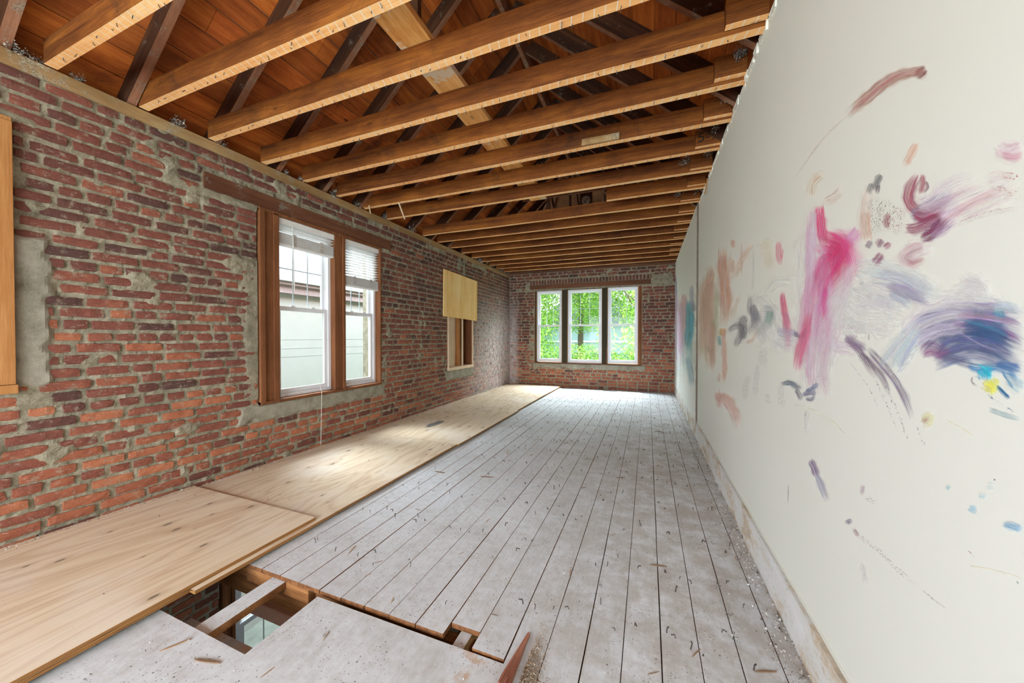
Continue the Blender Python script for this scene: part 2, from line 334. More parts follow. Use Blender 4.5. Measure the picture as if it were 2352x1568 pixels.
def mat_paint():
    t = NT('finger_paint', 0.5, 0.35); a = t.attr(); tc = t.node('ShaderNodeTexCoord').outputs['UV']
    dry = t.attr('Dry').outputs['Fac']
    b = t.noise(t.mapv(tc, (5.0, 170.0, 1)), 1.0, 3, 0.7, 0.1); b2 = t.noise(t.mapv(tc, (130.0, 200.0, 1)), 1.0, 3, 0.7); b3 = t.noise(t.mapv(tc, (14, 30, 1)), 1.0, 3)
    ve = t.attr('Edge').outputs['Fac']                      # 0 at the two edges of the stroke, 1 in the middle
    base = t.math('ADD', t.math('MULTIPLY', t.step(b, 0.66, 0.36), 0.9), 0.10)
    wet = t.math('MULTIPLY', base, t.step(t.math('ADD', ve, t.math('MULTIPLY', t.math('SUBTRACT', b3, 0.5), 1.2)), 0.0, 0.95))
    dots = t.math('MULTIPLY', t.step(b2, 0.56, 0.61), t.step(t.math('ADD', ve, t.math('SUBTRACT', b3, .5)), 0.1, 0.6))
    al = t.node('ShaderNodeMix', data_type='FLOAT'); t.link(dry, al.inputs[0]); t.link(wet, al.inputs[2]); t.link(dots, al.inputs[3])
    al = t.math('MULTIPLY', al.outputs[0], a.outputs['Alpha'])
    t.color(a.outputs['Color']); t.link(al, t.b.inputs['Alpha'])
    return t.m
M['paint'] = mat_paint()

def mat_glass():
    t = NT('window_glass'); n = t.n; n.remove(t.b); out = n['Material Output']
    tr = t.node('ShaderNodeBsdfTransparent'); tr.inputs[0].default_value = (0.93, 0.96, 0.97, 1)
    gl = t.node('ShaderNodeBsdfGlossy'); gl.inputs['Roughness'].default_value = 0.02
    fr = t.node('ShaderNodeFresnel'); fr.inputs[0].default_value = 1.25; mx = t.node('ShaderNodeMixShader')
    t.link(fr.outputs[0], mx.inputs[0]); t.link(tr.outputs[0], mx.inputs[1]); t.link(gl.outputs[0], mx.inputs[2]); t.link(mx.outputs[0], out.inputs[0]); return t.m
M['glass'] = mat_glass()
def mat_leaf():
    t = NT('maple_leaf', 0.6, 0.3); n = t.n; a = t.sep(t.attr().outputs['Vector'])[0]
    c = t.ramp(a, [(0.0, (0.10, 0.24, 0.04)), (0.45, (0.22, 0.42, 0.07)), (0.75, (0.40, 0.58, 0.12)), (0.95, (0.72, 0.70, 0.28)), (1.0, (0.85, 0.80, 0.55))])
    t.color(c); tl = t.node('ShaderNodeBsdfTranslucent'); t.link(c, tl.inputs[0]); mx = t.node('ShaderNodeMixShader'); mx.inputs[0].default_value = 0.5
    t.link(t.b.outputs[0], mx.inputs[1]); t.link(tl.outputs[0], mx.inputs[2]); t.link(mx.outputs[0], n['Material Output'].inputs[0]); return t.m
M['leaf'] = mat_leaf()
M['bark'] = plain('bark', (0.12, 0.09, 0.07), 0.9)
M['siding'] = plain('beige_siding', (0.33, 0.325, 0.305), 0.8, 0.2, 0.04, 3)
M['fascia'] = plain('mauve_fascia', (0.28, 0.22, 0.22), 0.7)
M['gutter'] = plain('pale_green_gutter', (0.33, 0.38, 0.36), 0.5)
M['shingle'] = plain('grey_shingles', (0.15, 0.165, 0.19), 0.9, 0.1, 0.15, 40)
M['pale_blue'] = plain('pale_blue_siding', (0.33, 0.40, 0.50), 0.8, 0.2, 0.2, 1.5)
M['ground'] = plain('ground_grass', (0.20, 0.36, 0.20), 0.9, 0.1, 0.4, 2)
M['black'] = plain('black_marker', (0.02, 0.016, 0.013), 0.8)
M['drywall_rear'] = plain('rear_drywall', (0.66, 0.65, 0.60), 0.8)
M['lower_floor'] = plain('lower_floor', (0.25, 0.18, 0.12), 0.8)
M['zinc'] = plain('galvanised_disc', (0.40, 0.34, 0.28), 0.5, 0.5)
M['joint'] = plain('joint_dirt', (0.16, 0.13, 0.10), 0.9)
M['tear'] = plain('torn_plaster_edge', (0.78, 0.74, 0.66), 0.9, 0.1, 0.15, 60)

# ================================================================= BRICK WALLS
RB = random.Random(7)
def brick_wall(name, U0, U1, Z0, Z1, openings, cement, P, pitch=0.0732, soldier=None, bhr=(0.052, 0.0595)):
    """bricks as relief: P(u, z, d) -> point, d = distance out of the wall into the room"""
    mb = MB()
    rng = RB
    rows = int((Z1-Z0)/pitch)+1
    def covered(u, z): return any(a-0.004 < u < b+0.004 and c-0.004 < z < d+0.004 for a, b, c, d in openings)
    def one(u0, u1, z0, z1):
        w = u1-u0; h = z1-z0
        if w < 0.025 or h < 0.02: return
        nu = max(3, int(w/0.030)); nz = 3
        hue = min(1, max(0, rng.gauss(0.50, 0.13)))
        if rng.random() < 0.07: hue = rng.uniform(0.0, 0.22)
        col = (hue, rng.random(), 0, 1); out = rng.uniform(0.0, 0.007); seed = rng.uniform(0, 100)
        tilt = rng.uniform(-0.004, 0.004); n = len(mb.v)
        for ring, (ins, d) in enumerate([(0.0, -0.016), (0.0, out-0.004), (0.0045, out)]):
            pass
        # front grid
        idx = {}
        for j in range(nz+1):
            for i in range(nu+1):
                s = i/nu; q = j/nz
                u = u0+w*s; z = z0+h*q+tilt*(s-0.5)
                eu = (1 if i == 0 else -1 if i == nu else 0); ez = (1 if j == 0 else -1 if j == nz else 0)
                k = noise.noise(Vector((u*23+seed, z*31, seed)))
                if eu: u += eu*(0.002+0.013*abs(k))
                if ez: z += ez*(0.0005+0.0105*abs(noise.noise(Vector((u*29, z*17+seed, 3)))))
                if eu and ez: u += eu*0.005*abs(k); z += ez*0.004
                d = out+0.003*noise.noise(Vector((u*40, z*40, seed)))-(0.003 if (eu or ez) else 0)
                idx[i, j] = len(mb.v); mb.v.append(tuple(P(u, z, d))); mb.col.append(col)
        for j in range(nz):
            for i in range(nu):
                mb.f.append((idx[i, j], idx[i+1, j], idx[i+1, j+1], idx[i, j+1])); mb.mi.append(0)
        loop = [(i, 0) for i in range(nu)]+[(nu, j) for j in range(nz)]+[(i, nz) for i in range(nu, 0, -1)]+[(0, j) for j in range(nz, 0, -1)]
        cu, cz = (u0+u1)/2, (z0+z1)/2; bi = []
        for (i, j) in loop:
            s = i/nu; q = j/nz; u = u0+w*s; z = z0+h*q
            bi.append(len(mb.v)); mb.v.append(tuple(P(u+(0.002 if i == 0 else -0.002 if i == nu else 0), z, -0.018))); mb.col.append(col)
        for k in range(len(loop)):
            k2 = (k+1) % len(loop); mb.f.append((idx[loop[k2]], idx[loop[k]], bi[k], bi[k2])); mb.mi.append(0)
    for r in range(rows):
        z = Z0+r*pitch; zc = z+pitch/2; header = (r % 6 == 4)
        ln = 0.104 if header else 0.206
        u = U0-rng.uniform(0, ln) if r % 2 else U0-rng.uniform(0, ln)*0.5
        if not header: u = U0-(0.10 if r % 2 else 0.0)-rng.uniform(0, 0.03)
        while u < U1:
            l_ = ln*rng.uniform(0.90, 1.08); a = max(u, U0+0.002); b = min(u+l_, U1-0.002); jw = rng.uniform(0.011, 0.024); bh = rng.uniform(*bhr)
            if not header and rng.random() < 0.07: l_ *= 0.5; b = min(u+l_, U1-0.002)
            u += l_+jw
            dz = 0.010*noise.noise(Vector((a*0.9, r*0.7, 2.0))); zz = z+dz
            segs = [(a, b)]
            for (oa, ob, oc, od) in openings:
                if oc-0.02 < zz+bh and od+0.01 > zz:
                    ns = []
                    for (sa, sb) in segs:
                        if ob <= sa or oa >= sb: ns.append((sa, sb)); continue
                        if sa < oa-0.03: ns.append((sa, oa-0.008))
                        if sb > ob+0.03: ns.append((ob+0.008, sb))
                    segs = ns
            for (sa, sb) in segs:
                if zz+bh < Z1+0.004: one(sa, sb, zz, zz+bh)
    if soldier:
        a, b, z0, z1 = soldier; u = a
        while u < b:
            w = rng.uniform(0.056, 0.064); one(u, u+w, z0, z1); u += w+rng.uniform(0.010, 0.017)
    # mortar bed as a fine relief grid
    g = 0.013; nu = int((U1-U0)/g)+1; nz = int((Z1-Z0)/g)+1
    solid = [(a, b, c, d) for a, b, c, d in openings]
    base = len(mb.v)
    def inhole(u, z): return any(a < u < b and c < z < d for a, b, c, d in solid if True)
    vid = np.zeros((nu+1, nz+1), dtype=int)
    for i in range(nu+1):
        u = min(U0+i*g, U1)
        for j in range(nz+1):
            z = min(Z0+j*g, Z1)
            d = -0.007+0.006*noise.noise(Vector((u*26, z*26, 5)))+0.006*noise.noise(Vector((u*7, z*9, 9)))
            s = noise.noise(Vector((u*2.3, z*2.9, 1)))+0.6*noise.noise(Vector((u*9, z*9, 4)))
            if s > 0.40: d += min(0.014, (s-0.40)*0.05)
            d += 0.005*max(0, noise.noise(Vector((u*55, z*55, 6))))
            for (ca, cb, cc, cd, amt) in cement:
                e = min(u-ca, cb-u, z-cc, cd-z)+0.035*noise.noise(Vector((u*11, z*11, 8)))
                if e > 0: d = max(d, -0.006+min(1, e/0.03)*0.018*amt+0.002*noise.noise(Vector((u*30, z*30, 2))))
            vid[i, j] = len(mb.v); mb.v.append(tuple(P(u, z, d))); mb.col.append((0.5, 0.5, 0, 1))
    for i in range(nu):
        for j in range(nz):
            u = U0+(i+0.5)*g; z = Z0+(j+0.5)*g
            if inhole(u, z): continue
            isc = any(ca+0.01 < u < cb-0.01 and cc+0.01 < z < cd-0.01 and amt > 0.9 for ca, cb, cc, cd, amt in cement)
            mb.f.append((vid[i, j], vid[i+1, j], vid[i+1, j+1], vid[i, j+1])); mb.mi.append(2 if isc else 1)
    # the body of the wall behind, with real thickness: bands around the openings
    T = 0.30
    us = sorted(set([U0, U1]+[q for o in openings for q in (max(U0, o[0]), min(U1, o[1]))])); zs = sorted(set([Z0, Z1]+[q for o in openings for q in (max(Z0, o[2]), min(Z1, o[3]))]))
    for i in range(len(us)-1):
        for j in range(len(zs)-1):
            uc = (us[i]+us[i+1])/2; zc = (zs[j]+zs[j+1])/2
            if any(a < uc < b and c < zc < d for a, b, c, d in openings): continue
            pts = [P(us[i], zs[j], -0.022), P(us[i+1], zs[j], -0.022), P(us[i+1], zs[j], -T), P(us[i], zs[j], -T)]
            pts += [P(us[i], zs[j+1], -0.022), P(us[i+1], zs[j+1], -0.022), P(us[i+1], zs[j+1], -T), P(us[i], zs[j+1], -T)]
            mb.hexa(pts, 1, (0.5, 0.5, 0, 1))
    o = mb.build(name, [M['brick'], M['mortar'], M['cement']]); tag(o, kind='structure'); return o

OPEN_A = (-0.35, 0.80, 0.885, 2.385); OPEN_B = (2.11, 3.662, 0.575, 2.365); OPEN_C = (5.30, 6.26, 0.60, 2.30)
LINT = (1.70, 3.86, 2.378, 2.512)
PL = lambda u, z, d: Vector((d-0.006, u, z))
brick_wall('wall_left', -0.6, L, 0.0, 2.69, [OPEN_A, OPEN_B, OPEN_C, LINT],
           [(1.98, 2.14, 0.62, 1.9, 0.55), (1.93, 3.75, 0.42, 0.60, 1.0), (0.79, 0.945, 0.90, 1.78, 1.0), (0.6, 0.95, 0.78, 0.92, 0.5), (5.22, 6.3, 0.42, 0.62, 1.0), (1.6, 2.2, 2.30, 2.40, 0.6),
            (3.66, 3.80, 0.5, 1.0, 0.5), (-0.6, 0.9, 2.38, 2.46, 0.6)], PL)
PF = lambda u, z, d: Vector((u, L+0.006-d, z))
OPEN_F = (0.665, 3.157, 0.56, 2.345); LINF = (0.54, 3.335, 2.378, 2.485)
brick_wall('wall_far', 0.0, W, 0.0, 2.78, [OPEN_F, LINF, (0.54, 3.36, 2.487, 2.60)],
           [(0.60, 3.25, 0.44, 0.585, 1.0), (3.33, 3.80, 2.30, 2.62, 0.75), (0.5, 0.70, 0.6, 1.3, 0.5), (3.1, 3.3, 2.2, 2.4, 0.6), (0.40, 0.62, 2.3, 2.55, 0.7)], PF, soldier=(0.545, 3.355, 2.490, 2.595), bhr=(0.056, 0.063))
# soldier course has its own bed behind it
mb = MB(); mb.box(0.54, 3.36, L+0.012, L+0.3, 2.485, 2.602); tag(mb.build('trim_1', M['mortar']), kind='structure')

mb = MB(); mb.box(-0.3, -0.0225, L-0.02, L+0.3, 0, 2.9); mb.box(-0.022, 0.02, L+0.02, L+0.3, 0, 2.78); mb.box(W-0.02, W+0.2, L+0.02, L+0.3, 0, 2.9)
tag(mb.build('trim_8', M['mortar']), kind='structure')
mb = MB(); mb.box(-0.3, W+.3, L-0.01, L+0.28, 2.782, 3.0)
tag(mb.build('trim_9', M['lintel_x']), kind='structure')
# plain back part of the room behind the photographer
mb = MB(); mb.box(-0.3, -0.02, -3.0, -0.6, 0, 2.69); mb.box(-0.3, -0.02, -0.6, -0.35, 0, 2.69, col=(.9, .9, .9, 1))
tag(mb.build('wall_left_rear', M['cement']), kind='structure')
mb = MB()
for (x0, x1, z0, z1) in [(-0.3, 0.2, -0.02, 2.9), (3.6, 4.0, -0.02, 2.9), (0.2, 3.6, -0.02, 0.35), (0.2, 3.6, 2.35, 2.9)]: mb.box(x0, x1, -3.15, -3.0, z0, z1)
tag(mb.build('wall_rear', M['drywall_rear']), kind='structure')

# ================================================================= RIGHT WALL with paint
def paint_strokes():
    A = lambda a, b: (1550+a*.5741, 50+b*.5741)
    B = lambda a, b: (1550+a*.49, 800+b*.49)
    D = lambda a, b: (1550+a*.2551, 550+b*.2551)
    E = lambda a, b: (1850+a*.4145, 400+b*.4145)
    K = {'A': (A, .5741), 'B': (B, .49), 'D': (D, .2551), 'E': (E, .4145)}
    pink = (232, 70, 140); rose = (214, 90, 125); pale = (240, 190, 215); peach = (226, 160, 140); grey = (125, 118, 135); white = (235, 236, 243)
    pur = (130, 105, 150); plum = (135, 70, 115); blue = (70, 95, 140); teal = (60, 170, 195); mar = (165, 85, 110); dk = (75, 95, 125); lav = (205, 205, 228)
    S = [
     # long arc at the top
     ('A', [(1005, 195), (965, 200), (900, 215), (840, 250), (780, 300), (730, 340), (690, 380)], 34, (178, 125, 118), .85, 0),
     ('A', [(1008, 190), (985, 205), (965, 225)], 30, (140, 75, 75), .8, 0),
     ('A', [(700, 370), (620, 440), (540, 540), (470, 640)], 10, (200, 165, 155), .55, .6),
     ('A', [(970, 480), (945, 530), (918, 580)], 22, (236, 175, 150), .8, 0),
     # magenta column
     ('A', [(580, 735), (582, 790), (590, 850), (600, 900)], 36, (236, 60, 135), 1.0, 0),
     ('A', [(555, 740), (548, 850), (545, 950), (540, 1100), (535, 1200)], 34, (244, 200, 222), .75, 0),
     ('A', [(590, 860), (630, 870), (670, 900), (640, 950), (610, 1000), (585, 1060), (570, 1120)], 62, pink, .75, 0),
     ('A', [(600, 900), (660, 905), (680, 950), (650, 1010), (610, 1050)], 55, pink, .6, 0),
     ('A', [(590, 950), (600, 1050), (595, 1150), (600, 1260), (590, 1360)], 60, (240, 150, 195), .6, 0),
     ('A', [(605, 1060), (596, 1130), (602, 1200)], 22, (232, 90, 165), .8, 0),
     ('A', [(560, 1000), (530, 1150), (515, 1280), (495, 1390)], 44, (233, 165, 195), .75, 0),
     ('A', [(545, 1160), (520, 1260), (500, 1330), (490, 1400)], 30, (222, 105, 150), .8, 0),
     ('A', [(690, 960), (680, 1060), (640, 1150), (610, 1260), (600, 1360), (590, 1500)], 55, (243, 212, 228), .65, 0),
     ('A', [(560, 1250), (550, 1350), (545, 1480)], 70, (240, 215, 228), .6, 0),
     ('A', [(735, 830), (715, 860), (690, 890)], 36, (246, 175, 205), .8, 0),
     ('A', [(570, 1120), (555, 1250), (545, 1400), (570, 1490)], 26, (240, 190, 215), .6, 0),
     ('A', [(610, 1300), (600, 1400), (610, 1510)], 22, (238, 195, 205), .6, 0),
     # rose drips
     ('A', [(418, 875), (415, 930), (425, 975)], 18, (222, 90, 130), .8, .4), ('A', [(432, 905), (428, 950)], 12, (222, 90, 130), .8, .3),
     ('A', [(432, 1080), (435, 1130), (445, 1190), (452, 1240), (455, 1300)], 22, (214, 80, 130), .9, 0),
     ('A', [(440, 1150), (450, 1220), (455, 1320)], 24, (228, 150, 185), .6, 0),
     # peach group beside the joint
     ('D', [(315, 235), (320, 330), (290, 430), (265, 600), (260, 800), (250, 1080)], 62, (228, 180, 160), .75, 0),
     ('D', [(350, 380), (300, 500), (300, 700), (310, 950), (320, 1180)], 80, (222, 180, 158), .65, 0),
     ('D', [(440, 60), (430, 250), (450, 400), (455, 600), (450, 800)], 70, (230, 172, 152), .75, 0),
     ('D', [(440, 800), (445, 1000), (450, 1150), (440, 1300)], 36, (228, 170, 155), .8, 0),
     ('D', [(350, 700), (345, 950), (345, 1200)], 34, (228, 175, 160), .75, 0),
     ('D', [(700, 40), (620, 150), (560, 280), (500, 400)], 46, (238, 195, 178), .65, 0),
     ('D', [(525, 0), (525, 80)], 34, (235, 180, 165), .7, 0), ('D', [(525, 170), (520, 320)], 30, (235, 185, 170), .7, 0), ('D', [(605, 0), (600, 180), (605, 340)], 24, (240, 200, 185), .65, 0),
     ('D', [(480, 420), (500, 560), (470, 700)], 40, (232, 185, 165), .6, 0), ('D', [(590, 500), (540, 620), (500, 740)], 34, (240, 205, 190), .6, 0),
     ('D', [(380, 430), (375, 600), (370, 750), (395, 880)], 28, (165, 180, 125), .6, 0), ('D', [(315, 620), (320, 700), (350, 800), (330, 950)], 32, (165, 160, 100), .6, 0),
     ('D', [(345, 740), (350, 820), (325, 940)], 24, (220, 175, 95), .7, 0),
     ('D', [(395, 860), (405, 920), (410, 960)], 28, (80, 160, 175), .85, 0), ('D', [(300, 960), (305, 1020)], 26, (90, 175, 165), .8, 0),
     ('D', [(440, 800), (430, 830), (435, 870)], 50, (246, 165, 110), .95, 0),
     ('D', [(770, 20), (830, 60), (850, 200), (800, 260)], 90, (243, 208, 190), .4, .2),
     ('D', [(710, 40), (710, 300), (700, 480)], 24, (130, 135, 140), .6, .85),
     ('D', [(380, 1360), (400, 1430), (440, 1420), (510, 1460), (550, 1568)], 62, (238, 185, 170), .8, 0),
     ('D', [(385, 1380), (395, 1450), (410, 1520)], 34, (235, 175, 160), .7, 0), ('D', [(405, 1200), (400, 1290)], 28, (238, 195, 185), .7, 0),
     ('B', [(205, 215), (240, 245), (280, 300), (300, 380)], 34, (236, 185, 172), .8, 0),
     # grey bird-like smears
     ('D', [(480, 830), (540, 780), (600, 790), (600, 850), (560, 930), (550, 970)], 50, (140, 132, 148), .85, 0),
     ('D', [(640, 680), (610, 740), (615, 850), (590, 900)], 56, (122, 116, 132), .85, 0), ('D', [(680, 500), (690, 640), (740, 700), (700, 780), (650, 860)], 60, (160, 158, 165), .7, 0),
     ('D', [(700, 580), (720, 680), (730, 760)], 60, (140, 138, 150), .7, 0),
     ('D', [(770, 640), (840, 640), (850, 720), (800, 780), (770, 840), (800, 960)], 80, (190, 196, 196), .6, 0), ('D', [(870, 640), (850, 700), (830, 770)], 50, (125, 165, 150), .7, 0),
     ('D', [(920, 810), (980, 830), (1060, 840), (1140, 870)], 50, (190, 180, 205), .7, 0), ('D', [(1075, 840), (1110, 860), (1150, 870), (1190, 800)], 30, (110, 106, 130), .9, 0),
     ('D', [(640, 930), (700, 900), (760, 800)], 30, (225, 200, 180), .6, 0), ('D', [(900, 880), (980, 920), (1100, 920)], 110, lav, .4, 0),
     ('D', [(820, 500), (900, 400), (1000, 370), (1100, 380)], 70, (226, 224, 236), .5, 0), ('D', [(700, 560), (780, 520), (860, 600), (900, 760)], 90, (226, 226, 236), .45, 0),
     ('D', [(820, 980), (790, 1060), (820, 1150)], 90, (110, 105, 125), .75, 1), ('D', [(750, 1120), (730, 1300), (725, 1420)], 60, (110, 115, 145), .8, 1),
     ('D', [(670, 1220), (640, 1320), (635, 1450)], 70, (130, 105, 115), .8, 1), ('D', [(960, 1280), (960, 1450), (1000, 1500)], 80, (150, 145, 160), .6, 1), ('D', [(830, 1380), (850, 1480)], 60, (150, 130, 150), .6, 1),
     ('D', [(960, 1300), (1040, 1290), (1100, 1330), (1150, 1340)], 44, dk, .85, 0), ('D', [(1090, 1350), (1120, 1390), (1140, 1450)], 34, (95, 95, 130), .9, 0),
     ('D', [(1180, 1365), (1240, 1340), (1300, 1290)], 34, (85, 115, 150), .9, 0), ('D', [(1150, 1400), (1220, 1380), (1280, 1390)], 40, (110, 115, 145), .85, 0), ('D', [(1180, 1430), (1230, 1440), (1270, 1400)], 34, (100, 105, 140), .85, 0),
     # far panel
     ('D', [(95, 480), (95, 600), (85, 800), (80, 1080)], 46, (248, 170, 165), .8, 0), ('D', [(65, 560), (60, 800), (60, 1060)], 36, (240, 195, 225), .8, 0),
     ('D', [(140, 540), (150, 700), (140, 850), (125, 1000)], 56, teal, .85, 0), ('D', [(165, 640), (160, 780), (150, 900)], 40, (90, 185, 205), .8, 0),
     ('D', [(165, 400), (165, 520), (180, 640), (190, 540)], 32, (170, 165, 190), .8, 0), ('D', [(120, 1050), (150, 1180), (165, 1340)], 44, (150, 190, 205), .7, 0), ('D', [(15, 310), (20, 420), (25, 600), (20, 900)], 18, (160, 165, 205), .8, 0), ('D', [(35, 700), (40, 1000), (30, 1300)], 40, (215, 222, 245), .6, 0),
     # speckled field
     ('E', [(420, 0), (400, 40), (380, 90)], 30, (110, 105, 120), .9, 0), ('E', [(370, 50), (350, 110)], 24, (110, 105, 120), .8, 0), ('E', [(410, 60), (400, 110)], 18, (120, 110, 125), .8, 0),
     ('E', [(420, 130), (380, 200), (370, 300), (400, 360)], 120, (120, 118, 125), .8, 1), ('E', [(480, 140), (440, 230), (450, 330)], 110, (150, 140, 120), .8, 1), ('E', [(540, 180), (500, 260), (520, 340)], 90, (150, 110, 110), .8, 1),
     ('E', [(330, 190), (340, 300), (350, 370)], 40, (238, 190, 170), .6, 0),
     ('E', [(470, 220), (450, 260), (460, 300)], 30, mar, .8, 0), ('E', [(430, 360), (400, 400)], 34, (150, 110, 135), .85, 0), ('E', [(370, 370), (345, 410)], 26, (150, 130, 150), .8, 0), ('E', [(475, 380), (440, 410)], 26, (160, 90, 120), .8, 0),
     ('E', [(430, 440), (405, 470), (388, 500)], 34, (150, 95, 125), .9, 0), ('E', [(660, 395), (600, 420), (550, 460), (600, 490), (660, 468)], 60, (196, 155, 175), .6, 0), ('E', [(660, 465), (600, 492), (560, 488)], 24, (200, 130, 145), .75, 0),
     # maroon bird
     ('E', [(620, 0), (580, 80), (575, 150), (620, 200), (680, 180)], 50, (168, 80, 108), .9, 0), ('E', [(655, 0), (650, 60), (640, 110)], 30, (165, 70, 95), .8, 0), ('E', [(668, 40), (680, 70), (660, 100)], 18, (140, 90, 120), .8, 0),
     ('E', [(580, 230), (640, 220), (720, 170), (840, 100)], 60, (155, 145, 180), .75, 0), ('E', [(600, 215), (650, 240), (700, 225), (780, 190)], 50, (165, 70, 110), .85, 0),
     ('E', [(560, 300), (620, 300), (700, 260), (760, 230)], 46, (160, 80, 115), .75, 0), ('E', [(640, 355), (700, 330), (750, 280), (790, 240)], 60, (130, 60, 105), .9, 0), ('E', [(700, 350), (780, 300), (840, 250)], 40, (190, 160, 195), .6, 0),
     ('E', [(620, 160), (700, 150), (800, 60), (950, 0)], 60, (215, 205, 220), .55, 0), ('E', [(640, 190), (740, 170), (860, 110), (1000, 60)], 50, (214, 190, 205), .55, 0), ('E', [(760, 260), (880, 180), (1020, 110), (1100, 90)], 44, (222, 185, 198), .6, 0),
     ('E', [(840, 240), (960, 190), (1080, 130), (1200, 60)], 60, (225, 205, 212), .5, 0), ('E', [(820, 290), (960, 235), (1100, 200), (1200, 190)], 24, (205, 180, 190), .5, .7),
     ('E', [(1060, 70), (1120, 100), (1205, 130)], 60, (165, 85, 95), .85, 1), ('E', [(1090, 0), (1150, 10), (1208, 20)], 40, (180, 100, 110), .8, 1), ('E', [(1010, 60), (1080, 40), (1160, 60)], 90, (228, 205, 215), .45, 0),
     ('A', [(1290, 500), (1340, 520), (1397, 500)], 60, (215, 180, 195), .55, .2), ('A', [(1310, 530), (1360, 545), (1397, 530)], 26, (205, 140, 160), .6, .4),
     # white and grey wings
     ('E', [(270, 520), (380, 510), (500, 545), (640, 600), (780, 660)], 80, (222, 226, 238), .8, 0), ('E', [(400, 570), (520, 590), (620, 640), (720, 690)], 80, (205, 210, 226), .8, 0),
     ('E', [(460, 620), (540, 640), (620, 680), (690, 705)], 55, (160, 152, 180), .75, 0), ('E', [(470, 655), (530, 690), (600, 735)], 40, (165, 180, 195), .8, 0), ('E', [(400, 520), (500, 540), (620, 580), (740, 640)], 22, (170, 180, 205), .7, 0),
     ('E', [(300, 605), (330, 602)], 16, (120, 120, 140), .8, 0), ('E', [(340, 670), (365, 668), (330, 690)], 22, (105, 112, 135), .85, 0), ('E', [(430, 612), (460, 612)], 14, (90, 95, 115), .8, 0), ('E', [(380, 690), (420, 700), (500, 730)], 40, (185, 180, 210), .8, 0),
     ('E', [(230, 740), (380, 760), (520, 780)], 200, (232, 233, 240), .6, 0), ('E', [(200, 860), (260, 850), (310, 900)], 90, (232, 232, 243), .75, 0), ('E', [(150, 950), (220, 960), (300, 980)], 60, (222, 210, 228), .7, 0),
     ('E', [(630, 820), (560, 900), (500, 980), (450, 1060), (410, 1090)], 70, (210, 216, 234), .8, 0), ('E', [(640, 860), (580, 940), (530, 1010), (505, 1080)], 60, (205, 212, 234), .75, 0),
     ('E', [(900, 620), (950, 625), (990, 670)], 100, (240, 241, 247), .9, 0), ('E', [(830, 640), (900, 660), (980, 690)], 70, (238, 240, 247), .85, 0), ('E', [(700, 700), (850, 690), (1000, 700), (1100, 720)], 80, (222, 225, 238), .8, 0),
     # big purple-blue arc
     ('E', [(600, 850), (680, 800), (800, 770), (950, 760), (1100, 770), (1211, 780)], 100, (140, 128, 172), .85, 0),
     ('E', [(600, 900), (700, 830), (820, 800), (960, 800), (1100, 830), (1211, 870)], 90, (118, 110, 160), .8, 0),
     ('E', [(640, 960), (720, 880), (850, 850), (1000, 860), (1120, 900), (1211, 950)], 100, (95, 100, 150), .85, 0),
     ('E', [(700, 990), (800, 920), (920, 900), (1060, 930), (1211, 1010)], 110, (82, 92, 145), .85, 0),
     ('E', [(720, 1040), (830, 990), (950, 970), (1080, 1010), (1211, 1080)], 90, (88, 100, 150), .85, 0),
     ('E', [(640, 1000), (700, 970), (760, 990), (800, 960)], 60, (150, 95, 145), .7, 0), ('E', [(760, 1010), (850, 1030), (950, 1060)], 40, (105, 115, 150), .7, 0),
     ('E', [(820, 830), (980, 840), (1120, 880), (1211, 930)], 24, (155, 110, 160), .8, 0), ('E', [(850, 780), (1000, 790), (1211, 830)], 26, (185, 160, 190), .7, 0), ('E', [(700, 820), (860, 880), (1020, 960), (1211, 1000)], 14, (190, 180, 215), .7, 0),
     ('E', [(880, 830), (960, 850), (1060, 880), (1130, 920)], 70, (55, 110, 155), .75, 0), ('E', [(960, 930), (1050, 960), (1150, 1010)], 80, (60, 100, 155), .7, 0),
     ('E', [(965, 740), (960, 800), (950, 860), (960, 960)], 56, (70, 170, 160), .6, 0), ('E', [(1060, 745), (1080, 790), (1060, 850)], 50, (80, 165, 190), .65, 0), ('E', [(945, 830), (985, 840)], 26, (60, 195, 140), .8, 0),
     ('E', [(1040, 740), (1110, 730), (1211, 760)], 44, (190, 205, 220), .7, 0), ('E', [(900, 1055), (960, 1075), (1060, 1070), (1130, 1090), (1205, 1110)], 44, (25, 135, 190), .95, 0), ('E', [(1060, 1050), (1130, 1060), (1205, 1080)], 40, (40, 110, 170), .85, 0),
     ('E', [(960, 1090), (1000, 1110), (990, 1140)], 56, (40, 185, 215), .95, 0), ('E', [(1000, 1080), (1040, 1100)], 40, (50, 190, 220), .9, 0), ('E', [(1000, 1160), (1040, 1180), (1040, 1220)], 54, (225, 225, 80), .95, 0), ('E', [(1040, 1130), (1060, 1180)], 40, (220, 225, 120), .85, 0),
     ('E', [(1060, 1170), (1100, 1210), (1135, 1245)], 22, (20, 120, 165), .95, 0), ('E', [(1090, 1090), (1130, 1150), (1155, 1185)], 16, (30, 130, 180), .9, 0), ('E', [(1130, 1080), (1170, 1150)], 24, (70, 140, 190), .7, 0),
     ('E', [(930, 1120), (925, 1150), (960, 1180)], 14, (170, 160, 165), .8, .3), ('E', [(1000, 1200), (1080, 1270), (1190, 1340)], 22, (100, 120, 150), .8, 1), ('E', [(1020, 1300), (1100, 1330), (1200, 1360)], 22, (160, 175, 185), .6, 0), ('E', [(1120, 1130), (1211, 1200)], 60, (175, 200, 215), .5, 0),
     # trailing lines under the wings
     ('E', [(230, 910), (300, 980), (350, 1060), (390, 1130)], 30, (150, 135, 155), .9, 0), ('E', [(300, 990), (360, 1040), (430, 1130), (470, 1230)], 30, (135, 120, 140), .9, 0), ('E', [(350, 960), (420, 1040), (500, 1140), (560, 1250), (600, 1360)], 34, (150, 132, 152), .9, 0),
